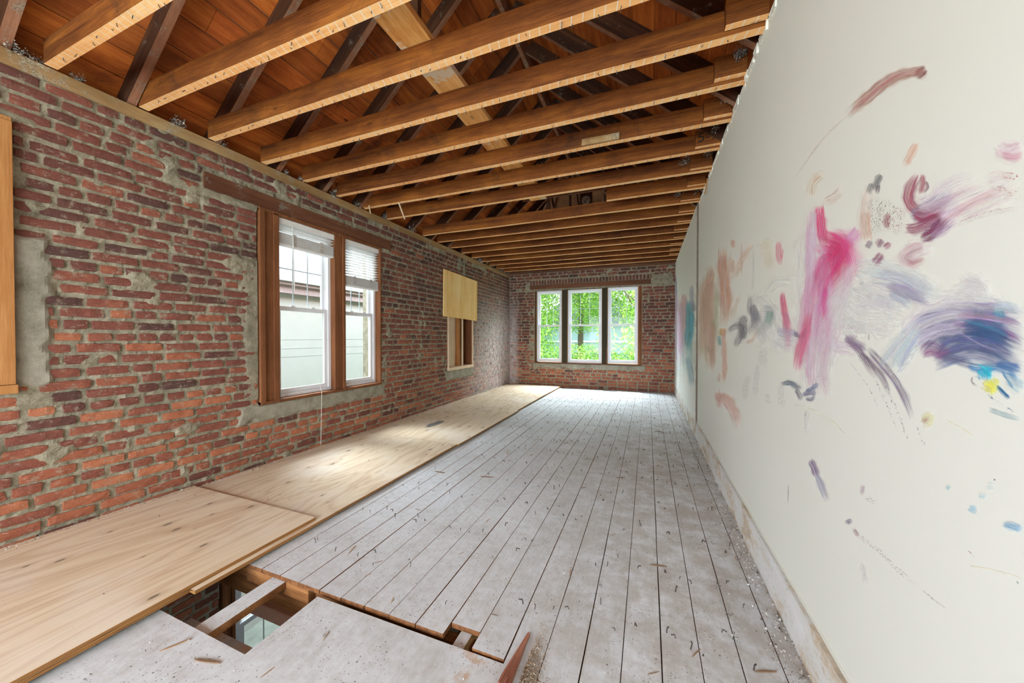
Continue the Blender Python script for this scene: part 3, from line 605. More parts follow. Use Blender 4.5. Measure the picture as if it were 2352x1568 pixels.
     ('E', [(430, 1120), (480, 1240), (540, 1380), (590, 1520)], 20, (110, 105, 120), .9, 1), ('E', [(380, 1110), (430, 1220), (480, 1330), (520, 1440)], 16, (110, 105, 120), .8, 1), ('E', [(240, 1030), (320, 1130), (380, 1230), (415, 1330)], 12, (120, 115, 125), .8, 1), ('E', [(600, 1370), (640, 1440), (670, 1510)], 16, (110, 110, 130), .9, 1),
     ('E', [(220, 900), (280, 940), (340, 980)], 44, (155, 125, 160), .8, 0), ('E', [(140, 900), (150, 960)], 50, (230, 195, 220), .7, 0), ('E', [(130, 960), (110, 1080), (120, 1240)], 40, (236, 205, 210), .55, 0), ('E', [(75, 1060), (65, 1160)], 16, (120, 110, 130), .7, 1),
     ('E', [(640, 1355), (690, 1350), (660, 1400)], 44, (228, 216, 188), .95, 0), ('E', [(780, 1360), (860, 1400), (940, 1450)], 16, (232, 220, 195), .9, 0), ('E', [(355, 880), (352, 920)], 7, (100, 95, 105), .9, 0),
     # isolated marks lower down
     ('B', [(635, 520), (655, 560), (670, 610)], 26, (125, 105, 145), .9, 0), ('B', [(665, 590), (690, 650), (720, 720)], 26, (165, 165, 195), .85, 0),
     ('B', [(885, 640), (878, 690)], 16, (175, 160, 170), .8, 0), ('B', [(890, 700), (950, 720)], 26, (120, 95, 110), .8, 1),
     ('B', [(812, 800), (822, 825)], 22, (120, 105, 145), .9, 0), ('B', [(830, 840), (880, 890), (960, 950), (1050, 1040), (1160, 1130)], 26, (150, 115, 130), .8, 1), ('B', [(840, 850), (865, 880)], 16, (165, 85, 110), .8, .5), ('B', [(1160, 1130), (1220, 1180), (1280, 1222)], 10, (130, 120, 130), .8, .6),
     ('B', [(535, 640), (531, 730)], 4, (130, 130, 130), .8, 0), ('B', [(1370, 940), (1415, 985)], 12, (170, 110, 130), .6, 1), ('B', [(880, 1000), (900, 1120)], 20, (200, 205, 210), .6, .5),
     ('B', [(1280, 645), (1295, 660)], 16, (130, 190, 210), .7, 0), ('B', [(1385, 745), (1420, 765)], 24, (120, 180, 215), .7, 0), ('B', [(1430, 690), (1470, 695)], 20, (170, 205, 215), .7, 0), ('B', [(1545, 825), (1590, 835), (1637, 850)], 26, (90, 160, 205), .85, 0), ('B', [(1470, 640), (1500, 650)], 26, (180, 205, 215), .5, 0), ('B', [(1495, 612), (1505, 620)], 12, (120, 110, 100), .8, 0), ('B', [(1605, 1090), (1612, 1105)], 10, (110, 130, 125), .8, 0),
     ('B', [(555, 260), (650, 290), (740, 340), (815, 420)], 10, (236, 224, 205), .8, 0), ('B', [(1380, 1020), (1500, 1040), (1637, 1080)], 8, (228, 218, 200), .8, 0), ('B', [(612, 305), (608, 320)], 8, (110, 110, 115), .8, 0), ('B', [(620, 280), (615, 400)], 18, (240, 210, 215), .6, 0),
    ]
    S[0:0] = [
     ('A', [(560, 760), (548, 900), (540, 1100), (530, 1300), (545, 1480)], 90, (246, 214, 230), .55, 0),
     ('A', [(600, 870), (650, 900), (660, 960), (620, 1030), (585, 1090)], 120, (240, 110, 170), .75, 0),
     ('A', [(640, 960), (640, 1100), (600, 1250), (570, 1400)], 120, (248, 222, 234), .6, 0),
     ('E', [(230, 660), (330, 720), (460, 760), (560, 800)], 230, (236, 236, 246), .8, 0), ('E', [(300, 560), (450, 580), (620, 640), (760, 690)], 120, (230, 232, 244), .8, 0),
     ('E', [(560, 900), (650, 830), (800, 790), (950, 780)], 150, (215, 212, 238), .75, 0), ('E', [(480, 1060), (540, 960), (620, 880)], 110, (226, 230, 246), .75, 0),
     ('E', [(880, 610), (930, 620), (970, 650), (1000, 690)], 110, (248, 249, 253), .9, 0), ('E', [(870, 660), (920, 640), (980, 670)], 90, (248, 249, 253), .9, 0),
     ('D', [(300, 330), (290, 600), (300, 900), (280, 1100)], 150, (232, 200, 184), .55, 0), ('D', [(450, 120), (440, 400), (450, 650)], 110, (236, 200, 186), .5, 0),
     ('D', [(800, 560), (860, 700), (900, 850), (960, 960)], 240, (236, 234, 242), .6, 0), ('D', [(60, 480), (60, 800), (60, 1150)], 90, (246, 205, 222), .6, 0), ('D', [(120, 560), (130, 900), (140, 1250)], 80, (176, 214, 228), .55, 0),
     ('E', [(600, 230), (700, 240), (780, 200), (860, 150)], 120, (214, 190, 212), .6, 0), ('E', [(560, 440), (640, 410), (700, 390)], 80, (226, 206, 214), .5, 0),
     ('A', [(545, 700), (555, 640), (600, 600)], 30, (240, 208, 192), .5, 0), ('A', [(600, 720), (640, 700), (670, 670)], 30, (240, 208, 192), .5, 0), ('A', [(760, 880), (765, 760), (780, 660)], 40, (238, 205, 190), .5, 0)]
    return S, K

def catmull(pts, n=7):
    if len(pts) == 2: pts = [pts[0], ((pts[0][0]+pts[1][0])/2, (pts[0][1]+pts[1][1])/2), pts[1]]
    P_ = [pts[0]]+list(pts)+[pts[-1]]; out = []
    for i in range(1, len(P_)-2):
        p0, p1, p2, p3 = [np.array(q, float) for q in P_[i-1:i+3]]
        for k in range(n):
            t = k/n; out.append(0.5*((2*p1)+(-p0+p2)*t+(2*p0-5*p1+4*p2-p3)*t*t+(-p0+3*p1-3*p2+p3)*t**3))
    out.append(np.array(pts[-1], float)); return out

def right_wall():
    mb = MB()
    SEAM = 4.70; FX = W-0.016
    # two sheets either side of the open joint, top edge torn along the joists
    def sheet(y0, y1, x):
        n = max(2, int((y1-y0)/0.05)); prev = None
        for i in range(n+1):
            y = y0+(y1-y0)*i/n
            zt = H+0.008+0.022*noise.noise(Vector((y*6, 0, 3)))+0.012*noise.noise(Vector((y*25, 1, 3)))
            if prev: 
                (ya, za) = prev
                mb.hexa([(x, ya, -0.02), (x+0.1, ya, -0.02), (x+0.1, y, -0.02), (x, y, -0.02), (x, ya, za), (x+0.1, ya, za), (x+0.1, y, zt), (x, y, zt)], 0)
            prev = (y, zt)
    sheet(-3.0, SEAM-0.006, W); sheet(SEAM+0.008, L, FX)
    for q in range(56):
        za = q*0.05; j = 0.005*noise.noise(Vector((0, 0, q*0.9)))
        mb.box(FX-0.001+j*.6, W+0.09, SEAM-0.012, SEAM+0.0078, za, za+0.05, 2)
    mb.box(FX-.006, W+.05, SEAM-0.014, SEAM+0.05, 1.33, 1.338, 2)
    nbase = len(mb.f)
    S, K = paint_strokes()
    # the strokes are thin films of paint on the face of the wall, all part of the wall's own mesh
    uv = []; dry = [0.0]*len(mb.v); edge = [1.0]*len(mb.v)
    pf0 = len(mb.f); lay = 0.0006; loops_uv = {}
    ribbons = []
    for si, (k, pts, wid, col, al, dr) in enumerate(S):
        f, sc = K[k]; px = [f(*q) for q in pts]; w = wid*sc*(1.22 if wid*sc > 7 and dr < .9 else 1); rr = random.Random(si*13+5)
        if dr >= .9 or w < 7: ribbons.append((px, w, col, al, dr)); continue
        ribbons.append((px, w*1.5, tuple(min(255, c+rr.randint(0, 14)) for c in col), al*.66, max(dr, .0)))
        m_ = 5 if w > 16 else 3
        for q in range(m_):
            o_ = (q-(m_-1)/2)/m_*w*0.95+rr.uniform(-.08, .08)*w; n = len(px); out = []
            for i, p in enumerate(px):
                a = px[max(0, i-1)]; b = px[min(n-1, i+1)]; dx, dy = b[0]-a[0], b[1]-a[1]; l_ = math.hypot(dx, dy)+1e-9
                e = o_+rr.uniform(-.07, .07)*w; sh = rr.uniform(-.25, .25)*w if i in (0, n-1) else 0
                out.append((p[0]-dy/l_*e+dx/l_*sh, p[1]+dx/l_*e+dy/l_*sh))
            jc = rr.randint(-22, 22); ribbons.append((out, w*rr.uniform(.22, .42), tuple(max(0, min(255, c+jc+rr.randint(-8, 8))) for c in col), al*rr.uniform(.30, .85), dr))
    NC = 6
    for si, (px, w, col, al, dr) in enumerate(ribbons):
        cc = tuple(min(.93, v*1.22+.015) for v in lin(col)); cl = catmull(px, 6)
        wp = [at(q[0], q[1], 0, W) for q in cl]
        n = len(cl); length = 0; lay = 0.0004+0.00003*(si % 60)
        rows_ = []
        rr = random.Random(si*13+5)
        for i, q in enumerate(cl):
            a = cl[max(0, i-1)]; b = cl[min(n-1, i+1)]; d = b-a; d = d/(np.hypot(*d)+1e-9); nn = np.array([-d[1], d[0]])
            if i: length += (wp[i]-wp[i-1]).length
            tt = i/(n-1); tap = min(1, 0.35+2.6*min(tt, 1-tt)) if w > 3 else 1
            ww = w*tap*(1+0.10*math.sin(i*1.3+si))
            row = []
            for c in range(NC+1):
                e = c/NC-0.5; P_ = at(q[0]+nn[0]*ww*e, q[1]+nn[1]*ww*e, 0, W); row.append((P_.y, P_.z))
            rows_.append((row, length, math.hypot(row[NC][0]-row[0][0], row[NC][1]-row[0][1]), tt))
        off = rr.uniform(0, 50); wm = max(r[2] for r in rows_)
        base = len(mb.v); f0, f1 = rr.uniform(.08, .2), rr.uniform(.15, .45)
        for row, ln_, wmm, tt in rows_:
            fade = min(1.0, tt/f0+0.10, (1-tt)/f1)
            for c in range(NC+1):
                y, z = row[c]; z = min(max(z, 0.02), H-0.03); xx = W-lay if y < SEAM else FX-lay
                mb.v.append((xx, y, z)); mb.col.append((*cc, al*max(0, fade))); dry.append(dr); edge.append(math.sin(math.pi*c/NC)**.8)
                uv.append((off+ln_, off+c/NC*wm))
        for i in range(n-1):
            for c in range(NC):
                a = base+i*(NC+1)+c; mb.f.append((a, a+1, a+NC+2, a+NC+1)); mb.mi.append(1)
    o = mb.build('wall_right', [M['wall'], M['paint'], M['joint']])
    me = o.data; nb = len(mb.v)-len(uv)
    for nm, vals in (('Dry', dry), ('Edge', edge)):
        a = me.attributes.new(nm, 'FLOAT', 'POINT'); a.data.foreach_set('value', np.array(vals, dtype=np.float32))
    ul = me.uv_layers.new(name='UVMap'); li = np.zeros(len(me.loops), dtype=np.int32); me.loops.foreach_get('vertex_index', li)
    full = np.zeros((len(mb.v), 2), dtype=np.float32); full[nb:] = np.array(uv, dtype=np.float32); ul.data.foreach_set('uv', full[li].ravel())
    tag(o, kind='structure')
right_wall()
# torn plaster lip along the top of the right wall
mb = MB(); rr = random.Random(3); y = 0.9
while y < L-0.1:
    ln_ = rr.uniform(0.04, 0.16); h = rr.uniform(0.008, 0.035); x = W-rr.uniform(0.002, 0.014)
    mb.hexa([(x, y, H-0.012-rr.uniform(0, .02)), (W+0.01, y, H-0.02), (W+0.01, y+ln_, H-0.02), (x+0.004, y+ln_, H-0.012), (x+0.004, y, H+h), (W+0.01, y, H+h), (W+0.01, y+ln_, H+h*0.5), (x, y+ln_, H+h*0.6)]); y += ln_*rr.uniform(0.9, 1.5)
tag(mb.build('trim_2', M['tear']), kind='structure')
# bottom band where the skirting was pulled off
mb = MB(); n = 150; prev = None
for i in range(n+1):
    y = -3+(L+3)*i/n; d = 0.016+0.006*noise.noise(Vector((y*5, 0, 0))); zt = 0.176+0.010*noise.noise(Vector((y*4, 2, 0)))
    if prev:
        ya, da, za = prev
        mb.hexa([(W-da-.006, ya, 0), (W, ya, 0), (W, y, 0), (W-d-.006, y, 0), (W-da, ya, za), (W, ya, za), (W, y, zt), (W-d, y, zt)], 0)
    prev = (y, d, zt)
mb.box(W-0.006, W, -3, L, 0.186, 0.192, 1)
tag(mb.build('baseboard_right', [M['base'], M['wall']]), kind='structure')

# ================================================================= FLOOR
GX = [3.742-0.1362*k for k in range(28)]
mb = MB(); rr = random.Random(11)
edges = [W-0.004]+GX+[0.0]
edges = sorted(set([e for e in edges if e >= 0]), reverse=True)
for i in range(len(edges)-1):
    x1, x0 = edges[i], edges[i+1]
    if x1-x0 < 0.02: continue
    g = rr.uniform(0.0020, 0.0042); c = rr.uniform(0.94, 1.03); c2 = c*rr.uniform(0.97, 1.03)
    xm = (x0+x1)/2
    ys = []
    if xm < 0.62: ys = [(-3.0, L)]
    elif xm < 2.515: ys = [(1.197, L)]
    elif xm < 2.645: ys = [(1.262, L)]
    elif xm < 2.80: ys = [(1.185, L)]
    else: ys = [(-3.0, L)]
    for (ya, yb) in ys:
        cuts = [ya]; y = ya+rr.uniform(3.0, 9.5)
        while y < yb-0.8: cuts.append(y); y += rr.uniform(4.0, 7.0)
        cuts.append(yb)
        for k in range(len(cuts)-1):
            cc = rr.uniform(0.96, 1.03); zt = rr.uniform(-0.0012, 0.0)
            jag = rr.uniform(-0.002, 0.002) if cuts[k] > 0.5 else 0
            # wavy board edges so the gaps widen and narrow
            y0_, y1_ = cuts[k]+(0.0012 if k else jag), cuts[k+1]-0.0012; ns = max(1, int((y1_-y0_)/0.25))
            for q in range(ns):
                a = y0_+(y1_-y0_)*q/ns; b = y0_+(y1_-y0_)*(q+1)/ns
                ga = g*(1+0.7*noise.noise(Vector((a*3, x0*9, 0)))); gb = g*(1+0.7*noise.noise(Vector((b*3, x0*9, 0))))
                mb.hexa([(x0+ga, a, -0.022), (x1-0.001, a, -0.022), (x1-0.001, b, -0.022), (x0+gb, b, -0.022), (x0+ga, a, zt), (x1-0.001, a, zt), (x1-0.001, b, zt), (x0+gb, b, zt)], 0, (cc, cc, cc, 1))
# dirt lying in the gaps
mb.box(0, W, 1.3, L, -0.030, -0.0225, 1); mb.box(2.83, W, -3, 1.3, -0.030, -0.0225, 1); mb.box(0, 0.6, -3, 1.3, -0.030, -0.0225, 1)
tag(mb.build('floor', [M['floor'], M['joint']]), kind='structure')

# dusty sub-floor sheet with the notch that leaves the hole open
mb = MB()
P1 = [(0.62, -3.0), (2.80, -3.0), (2.806, 1.10), (2.800, 1.174), (1.858, 1.168), (1.862, 0.852), (1.26, 0.858), (0.62, 0.862)]
sub = MB(); sub.extrude([(P1[i][0], P1[i][1]) for i in range(len(P1))], 2, -0.026, -0.006)
o = sub.build('subfloor_sheet', M['panel']); tag(o, 'large grey dusty subfloor sheet in the lower corner, notched around the hole in the floor', 'floor panel')

# hole: joists and blocking under the floor
def beam(name, x0, x1, y0, y1, z0, z1, mat, label, cat, group=None):
    b = MB(); b.box(x0, x1, y0, y1, z0, z1)
    o = b.build(name, mat, origin=((x0+x1)/2, (y0+y1)/2, z0), bevel=0.003); tag(o, label, cat, group); return o
M['cut_x'] = wood('hole_timber', [(0.3, (0.10, 0.035, 0.012)), (0.5, (0.24, 0.095, 0.03)), (0.7, (0.42, 0.19, 0.07))], 0, knots=0.5, dark=0.8)
M['pink_x'] = wood('hole_timber_pink', [(0.2, (0.28, 0.14, 0.09)), (0.5, (0.42, 0.23, 0.16)), (0.8, (0.55, 0.34, 0.24))], 0, knots=0.2)
mbb = MB(); mbb.box(1.505, 1.597, 0.80, 1.30, -0.062, -0.0265, 0, mis=[1, 0, 1, 1, 1, 1])
o = mbb.build('floor_brace', [M['panel'], M['cut_x']], origin=(1.55, 1.05, -0.062)); tag(o, 'dusty white topped timber brace spanning the hole in the floor', 'timber')
beam('floor_beam', 0.02, W-0.02, 1.245, 1.29, -0.22, -0.064, M['cut_x'], 'dark floor beam under the sawn board ends at the far side of the hole', 'floor beam')
beam('floor_beam', 0.02, W-0.02, 0.70, 0.795, -0.22, -0.064, M['cut_x'], 'floor beam under the dusty sheet at the near side of the hole', 'floor beam')
beam('wood_cleat', 1.295, 1.75, 1.205, 1.243, -0.10, -0.028, M['cut_x'], 'short rough brown cleat fixed under the sawn floorboards at the hole', 'timber')
beam('wood_cleat', 1.28, 3.2, 1.23, 1.32, -0.30, -0.225, M['pink_x'], 'pinkish timber below the cleat inside the floor hole', 'timber')
beam('wood_ledge', 1.22, 1.95, 0.93, 1.0, -0.205, -0.165, M['panel'], 'dusty ledge with plaster crumbs just inside the near side of the hole', 'timber')
mbs = MB(); mbs.box(2.563, 2.612, 1.02, 1.36, -0.12, -0.026, 0, mis=[1, 0, 1, 1, 1, 1])
o = mbs.build('joist_stub', [M['panel'], M['cut_x']]); tag(o, 'white topped timber stub showing in the small notch of the floor', 'timber')
mbs = MB(); mbs.box(2.45, 2.95, 0.9, 1.5, -0.30, -0.2)
o = mbs.build('floor_beam', M['cut_x']); tag(o, 'brown timber at the bottom of the small floor notch', 'floor beam')

# storey below
LZ = -2.75
OPEN_L = (1.79, 3.0, -2.2, -0.55)
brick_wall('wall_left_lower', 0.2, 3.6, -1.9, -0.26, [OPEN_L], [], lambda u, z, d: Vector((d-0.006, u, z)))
mb = MB(); mb.box(-0.3, W, -1.0, 5.0, LZ-0.1, LZ); tag(mb.build('floor_lower', M['lower_floor']), kind='structure')
mb = MB(); mb.box(W, W+.1, -1, 5, LZ, -0.31); mb.box(-0.3, W, 5, 5.1, LZ, -0.31); mb.box(-0.3, W, -1.1, -1, LZ, -0.31); mb.box(-.3, 0, -1, .2, LZ, -.26); mb.box(-.3, 0, 3.6, 5, LZ, -.26); mb.box(-.3, 0, .2, 3.6, LZ, -2.2); mb.box(-.3, -.03, .2, 1.79, -2.2, -1.9); mb.box(-.3, -.03, 3.0, 3.6, -2.2, -1.9)
tag(mb.build('wall_lower', M['drywall_rear']), kind='structure')

mb = MB(); mb.box(-0.3, W+.1, L-0.0005, L+0.3, -0.3, 0.001); mb.box(-0.3, -0.0005, -3, L, -0.26, 0.001)
tag(mb.build('trim_12', M['joint']), kind='structure')
# ================================================================= PLYWOOD
def sheet(y0, y1, x0, x1, z1, th, label, jag=0.0):
    b = MB(); b.box(x0, x1, y0, y1, z1-th, z1, 0, mis=[0, 0, 1, 1, 1, 1])
    o = b.build('plywood_sheet', [M['ply'], M['ply_edge']], origin=((x0+x1)/2, (y0+y1)/2, z1-th)); tag(o, label, 'plywood sheet', 'plywood sheets along the left brick wall'); return o
sheet(-0.85, 1.60, 0.03, 1.318, 0.053, 0.019, 'knotty raw plywood sheet nearest the camera beside the hole, lapped on top of the next')
sheet(0.95, 3.30, 0.02, 1.352, 0.034, 0.018, 'pale plywood sheet under the double window')
sheet(-1.3, 0.948, 0.02, 1.312, 0.034, 0.018, 'lower plywood sheet showing as the bottom edge layer beside the hole')
sheet(3.302, 5.20, 0.02, 1.372, 0.034, 0.018, 'plywood sheet with a grey smudge between the double window and the boarded window')
sheet(5.202, 7.20, 0.02, 1.345, 0.034, 0.018, 'plywood sheet lying below the boarded window')
sheet(7.202, L-0.03, 0.02, 1.355, 0.034, 0.018, 'short plywood sheet meeting the far brick wall')
b = MB()
b.box(1.215, 1.265, 1.2, L-0.03, 0.0005, 0.0155); b.box(0.1, 0.15, 1.2, L-0.03, 0.0005, 0.0155)
tag(b.build('wood_batten', M['lintel']), 'dark battens under the plywood sheets along the left wall', 'batten', kind='thing')
b = MB(); b.box(0.3, 0.45, -0.85, 0.9, 0.0005, 0.0155); tag(b.build('wood_batten', M['lintel']), 'hidden batten under the nearest plywood sheet', 'batten')
rr = random.Random(5); b = MB()
c0 = (0.62, 3.98, 0.0347)
pts = [(c0[0]+(0.085+0.03*rr.random())*math.cos(t)*0.6, c0[1]+(0.16+0.07*rr.random())*math.sin(t)) for t in [i*math.pi/9 for i in range(18)]]
b.extrude(pts, 2, 0.0343, 0.0349); tag(b.build('paint_smudge', plain('grey_smudge', (0.22, 0.21, 0.20), 0.9, 0.1, 0.3, 30)), 'grey smudge of dried cement on the plywood', 'stain')

# torn floor board with brown dust
b = MB()
q = [(2.795, 0.80), (2.858, 0.80), (2.850, 1.12), (2.846, 1.318), (2.836, 1.322), (2.806, 1.12)]
n0 = [(x, y, 0.0015) for x, y in q]; 
top = [0.012, 0.034, 0.030, 0.010, 0.008, 0.010]
for i in range(6):
    j = (i+1) % 6; b.quad((*q[i], 0.001), (*q[j], 0.001), (*q[j], top[j]), (*q[i], top[i]))
b.poly([(*q[i], top[i]) for i in range(6)]); b.poly([(*q[i], 0.001) for i in range(6)][::-1])
for k in range(4):
    y = 0.80+0.09*k; x = 2.812+0.006*k*random.Random(k).random(); b.bar((x, y, 0.028), (x+0.012, y+0.12, 0.022), 0.006, 0.010)
o = b.build('broken_board', M['broken']); tag(o, 'torn reddish brown piece of floorboard standing up in the white floor', 'broken board')

# ================================================================= JOISTS
def joist(k, x0=0.0, x1=W-0.002):
    yf = Y0+DJ*k; r = random.Random(100+k); dz = r.uniform(-0.004, 0.004)
    b = MB(); n = 14
    for i in range(n):
        a = x0+(x1-x0)*i/n; c = x0+(x1-x0)*(i+1)/n
        f = lambda x: (0.004*noise.noise(Vector((x*1.3, k*3.1, 0))), 0.004*noise.noise(Vector((x*0.9, k*5.1, 4))))
        za, ya = f(a); zc, yc = f(c); z = H+dz
        z = max(z, H)
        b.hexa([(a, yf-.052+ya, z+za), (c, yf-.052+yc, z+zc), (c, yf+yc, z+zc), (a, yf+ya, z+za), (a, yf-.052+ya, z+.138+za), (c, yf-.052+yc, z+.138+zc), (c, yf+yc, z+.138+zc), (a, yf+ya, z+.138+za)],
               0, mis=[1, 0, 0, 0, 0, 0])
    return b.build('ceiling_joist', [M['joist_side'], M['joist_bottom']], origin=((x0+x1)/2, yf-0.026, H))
nailb = MB(); nailb.bar((0, 0, 0.012), (0.002, 0, -0.012), 0.0028, 0.0028); nailb.bar((0.002, 0, -0.012), (0.006, 0.003, -0.016), 0.0034, 0.0028)
nail_mesh = None
words = ['nearest', 'second', 'third', 'fourth', 'fifth', 'sixth', 'seventh', 'eighth', 'ninth', 'tenth', 'eleventh', 'twelfth', 'thirteenth', 'fourteenth', 'fifteenth', 'sixteenth', 'seventeenth', 'eighteenth']
extra = {-1: 'over the left end of the brick wall', 0: 'under the pale runner board start', 4: 'with a chipped strip on its side', 5: 'whose right end laps the block marked 505',
         7: 'cut short in mid span, its left part missing', 9: 'with pale plaster smears at mid span', 16: 'closest to the far brick wall'}
nm0 = None
for k in range(-1, 17):
    x0 = 2.827 if k == 7 else 0.0
    o = joist(k, x0)
    w_ = words[k+1]
    lab = f'brown ceiling joist, {w_} from the camera' + (', ' + extra[k] if k in extra else ', bare with pale underside')
    tag(o, lab, 'ceiling joist', 'exposed ceiling joists')
    if k <= 5:
        r = random.Random(k+50); cnt = 30 if k < 4 else 18
        lo = 0.15; hi = W-0.1
        for q in range(cnt):
            x = lo+(hi-lo)*(q+r.uniform(0.1, 0.9))/cnt
            if nm0 is None:
                nn = nailb.build('nail', M['metal']); nm0 = nn
            else:
                nn = nm0.copy(); C.objects.link(nn)
            nn.parent = o; nn.location = (x-o.location.x, r.uniform(-0.020, 0.020), r.uniform(-0.004, 0.003)); nn.rotation_euler = (r.uniform(-.5, .5), r.uniform(-.6, .6), r.uniform(0, 6))

# lapped blocks at the right-hand ends
def block(k, x0, label, group):
    yf = Y0+DJ*k; b = MB(); r = random.Random(k*7+1); z0 = H+0.012+r.uniform(0, .01)
    b.box(x0, W-0.004, yf-0.099, yf-0.0575, z0, z0+0.135, 0, mis=[1, 0, 0, 0, 0, 0])
    o = b.build('joist_block', [M['joist_side'], M['joist_bottom']], origin=((x0+W)/2, yf-0.08, z0), bevel=0.002); tag(o, label, 'joist block', group); return o
bx = {2: 3.647, 3: 3.66, 4: 3.655, 5: 3.645, 6: 3.648, 7: 3.66, 8: 3.63, 9: 3.64, 10: 3.65, 11: 3.64, 12: 3.66, 13: 3.63, 14: 3.65, 15: 3.66}
for k, x0 in bx.items():
    if k == 5:
        o = block(k, x0, 'short lapped timber block marked 505 in black at the right wall', 'timber blocks lapping the joists at the right wall')
        # the handwritten figures 5 0 5
        b = MB(); yf = Y0+DJ*k-0.0995; zc = H+0.085
        def pl(pts, w=0.009):
            for i in range(len(pts)-1): b.bar((pts[i][0], yf, pts[i][1]), (pts[i+1][0], yf, pts[i+1][1]), w, 0.0012, up=(0, 1, 0))
        def five(cx, s):
            pl([(cx+.020*s, zc+.032*s), (cx-.012*s, zc+.030*s), (cx-.016*s, zc+.004*s), (cx+.006*s, zc+.008*s), (cx+.016*s, zc-.006*s), (cx+.010*s, zc-.024*s), (cx-.012*s, zc-.030*s), (cx-.022*s, zc-.024*s)], 0.009*s)
        five(3.69, 1.1); pl([(3.735+.014*math.cos(t), zc+.004+.016*math.sin(t)) for t in [i*math.pi/5 for i in range(11)]], 0.006); five(3.785, 0.85)
        part(b, 'painted_number', M['black'], o)['label'] = 'black handwritten number 505'
    else:
        block(k, x0, f'short dark block lapping the end of the {words[k+1]} ceiling joist at the right wall', 'timber blocks lapping the joists at the right wall')

# pale runner board on top of the joists
b = MB(); b.box(1.885, 2.095, 0.9, 4.24, H+0.1425, H+0.185)
o = b.build('runner_board', M['runner'], origin=(1.99, 2.5, H+0.1425), bevel=0.003); tag(o, 'pale orange runner board laid across the tops of the joists, smeared with plaster', 'board')
# chipped strip on joist 4
b = MB(); yf = Y0+DJ*4-0.052; b.bar((2.76, yf-0.012, H+0.035), (3.06, yf-0.012, H+0.030), 0.016, 0.05); o = b.build('wood_strip', M['plate'], origin=(2.9, yf, H)); tag(o, 'short ochre strip of wood nailed to the side of a joist, fluff on top', 'wood strip')
# loose lath sticks
for (a, c, lab) in [((0.15, 3.30, H-0.008), (0.02, 3.46, H-0.03), 'pale sliver of lath poking out at the top of the left brick wall'),
                    ((0.54, 3.36, H-0.006), (0.42, 3.62, H-0.10), 'thin pale lath stick hanging from a joist over the double window')]:
    b = MB(); b.bar(a, c, 0.016, 0.006); o = b.build('lath_stick', M['raw_pine'], origin=a); tag(o, lab, 'lath stick')
b = MB(); b.bar((W-0.012, 3.98, H+0.01), (W-0.02, 4.05, H-0.12), 0.02, 0.008, up=(1, 0, 0)); o = b.build('lath_stick', M['jamb_orange']); tag(o, 'small orange lath end hanging at the top of the white wall', 'lath stick')

# wall plate
b = MB(); n = 40
for i in range(n):
    a = -0.6+(L+0.6)*i/n; c = -0.6+(L+0.6)*(i+1)/n; f = lambda y: 0.006*noise.noise(Vector((y*2, 0, 0)))
    b.hexa([(-0.28, a, 2.692), (0.004+f(a), a, 2.692+f(a)), (0.004+f(c), c, 2.692+f(c)), (-0.28, c, 2.692), (-0.28, a, 2.782), (0.0+f(a+5), a, 2.775), (0.0+f(c+5), c, 2.775), (-0.28, c, 2.782)])
o = b.build('wall_plate', M['plate']); tag(o, 'rough ochre timber plate on top of the left brick wall under the joist ends', 'wall plate')

# ================================================================= ROOF
XR = 1.92; SL = 0.885; ZF = 2.80; RY0 = -3.2; RYE = L-XR+0.10     # ridge x, slope, foot height, far end of ridge
RD = 0.135
zr = lambda x: ZF+SL*min(x, 2*XR-x)
def rafter(p, q, label, w=0.048, d=RD, name='roof_rafter', group=None):
    """underside of the rafter runs p -> q"""
    p = Vector(p); q = Vector(q); dr = (q-p).normalized(); sd = dr.cross(Vector((0, 0, 1))).normalized(); n = sd.cross(dr).normalized()
    if n.z < 0: n = -n
    Lh = (q-p).length; b = MB()
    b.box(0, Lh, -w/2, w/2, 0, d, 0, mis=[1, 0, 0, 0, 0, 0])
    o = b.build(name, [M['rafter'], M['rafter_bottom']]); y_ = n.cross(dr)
    o.matrix_world = Matrix(((dr.x, y_.x, n.x, p.x), (dr.y, y_.y, n.y, p.y), (dr.z, y_.z, n.z, p.z), (0, 0, 0, 1)))
    tag(o, label, 'rafter', group); return o
ry = [0.786+0.509*k for k in range(-1, 15)]
gl, gr_, gh = 'rafters of the left roof slope', 'rafters of the right roof slope', 'jack rafters of the far hip'
for k, y in enumerate(ry):
    if y > L-0.15: continue
    e = min(XR-0.028, (L+0.10-y)) if y > RYE else XR-0.028
    if e < 0.2: continue
    nm = words[k-1] if 1 <= k < 18 else 'hidden'
    rafter((-0.05, y, zr(-0.05)), (e, y, zr(e)), f'dark dusty rafter of the left roof slope, {nm} counted from the camera' if k >= 1 else 'dark rafter of the left roof slope above the camera', group=gl)
    rafter((2*XR+0.05, y, zr(-0.05)), (2*XR-e, y, zr(e)), f'dark rafter of the right roof slope, {nm} counted from the camera' if k >= 1 else 'dark rafter of the right roof slope above the camera', group=gr_)
b = MB(); b.box(XR-0.022, XR+0.022, RY0, RYE+0.02, zr(XR)-0.07, zr(XR)+0.13)
o = b.build('ridge_board', M['rafter_bottom'], origin=(XR, 2, 4)); tag(o, 'thin ridge board running along the peak of the roof', 'ridge board')
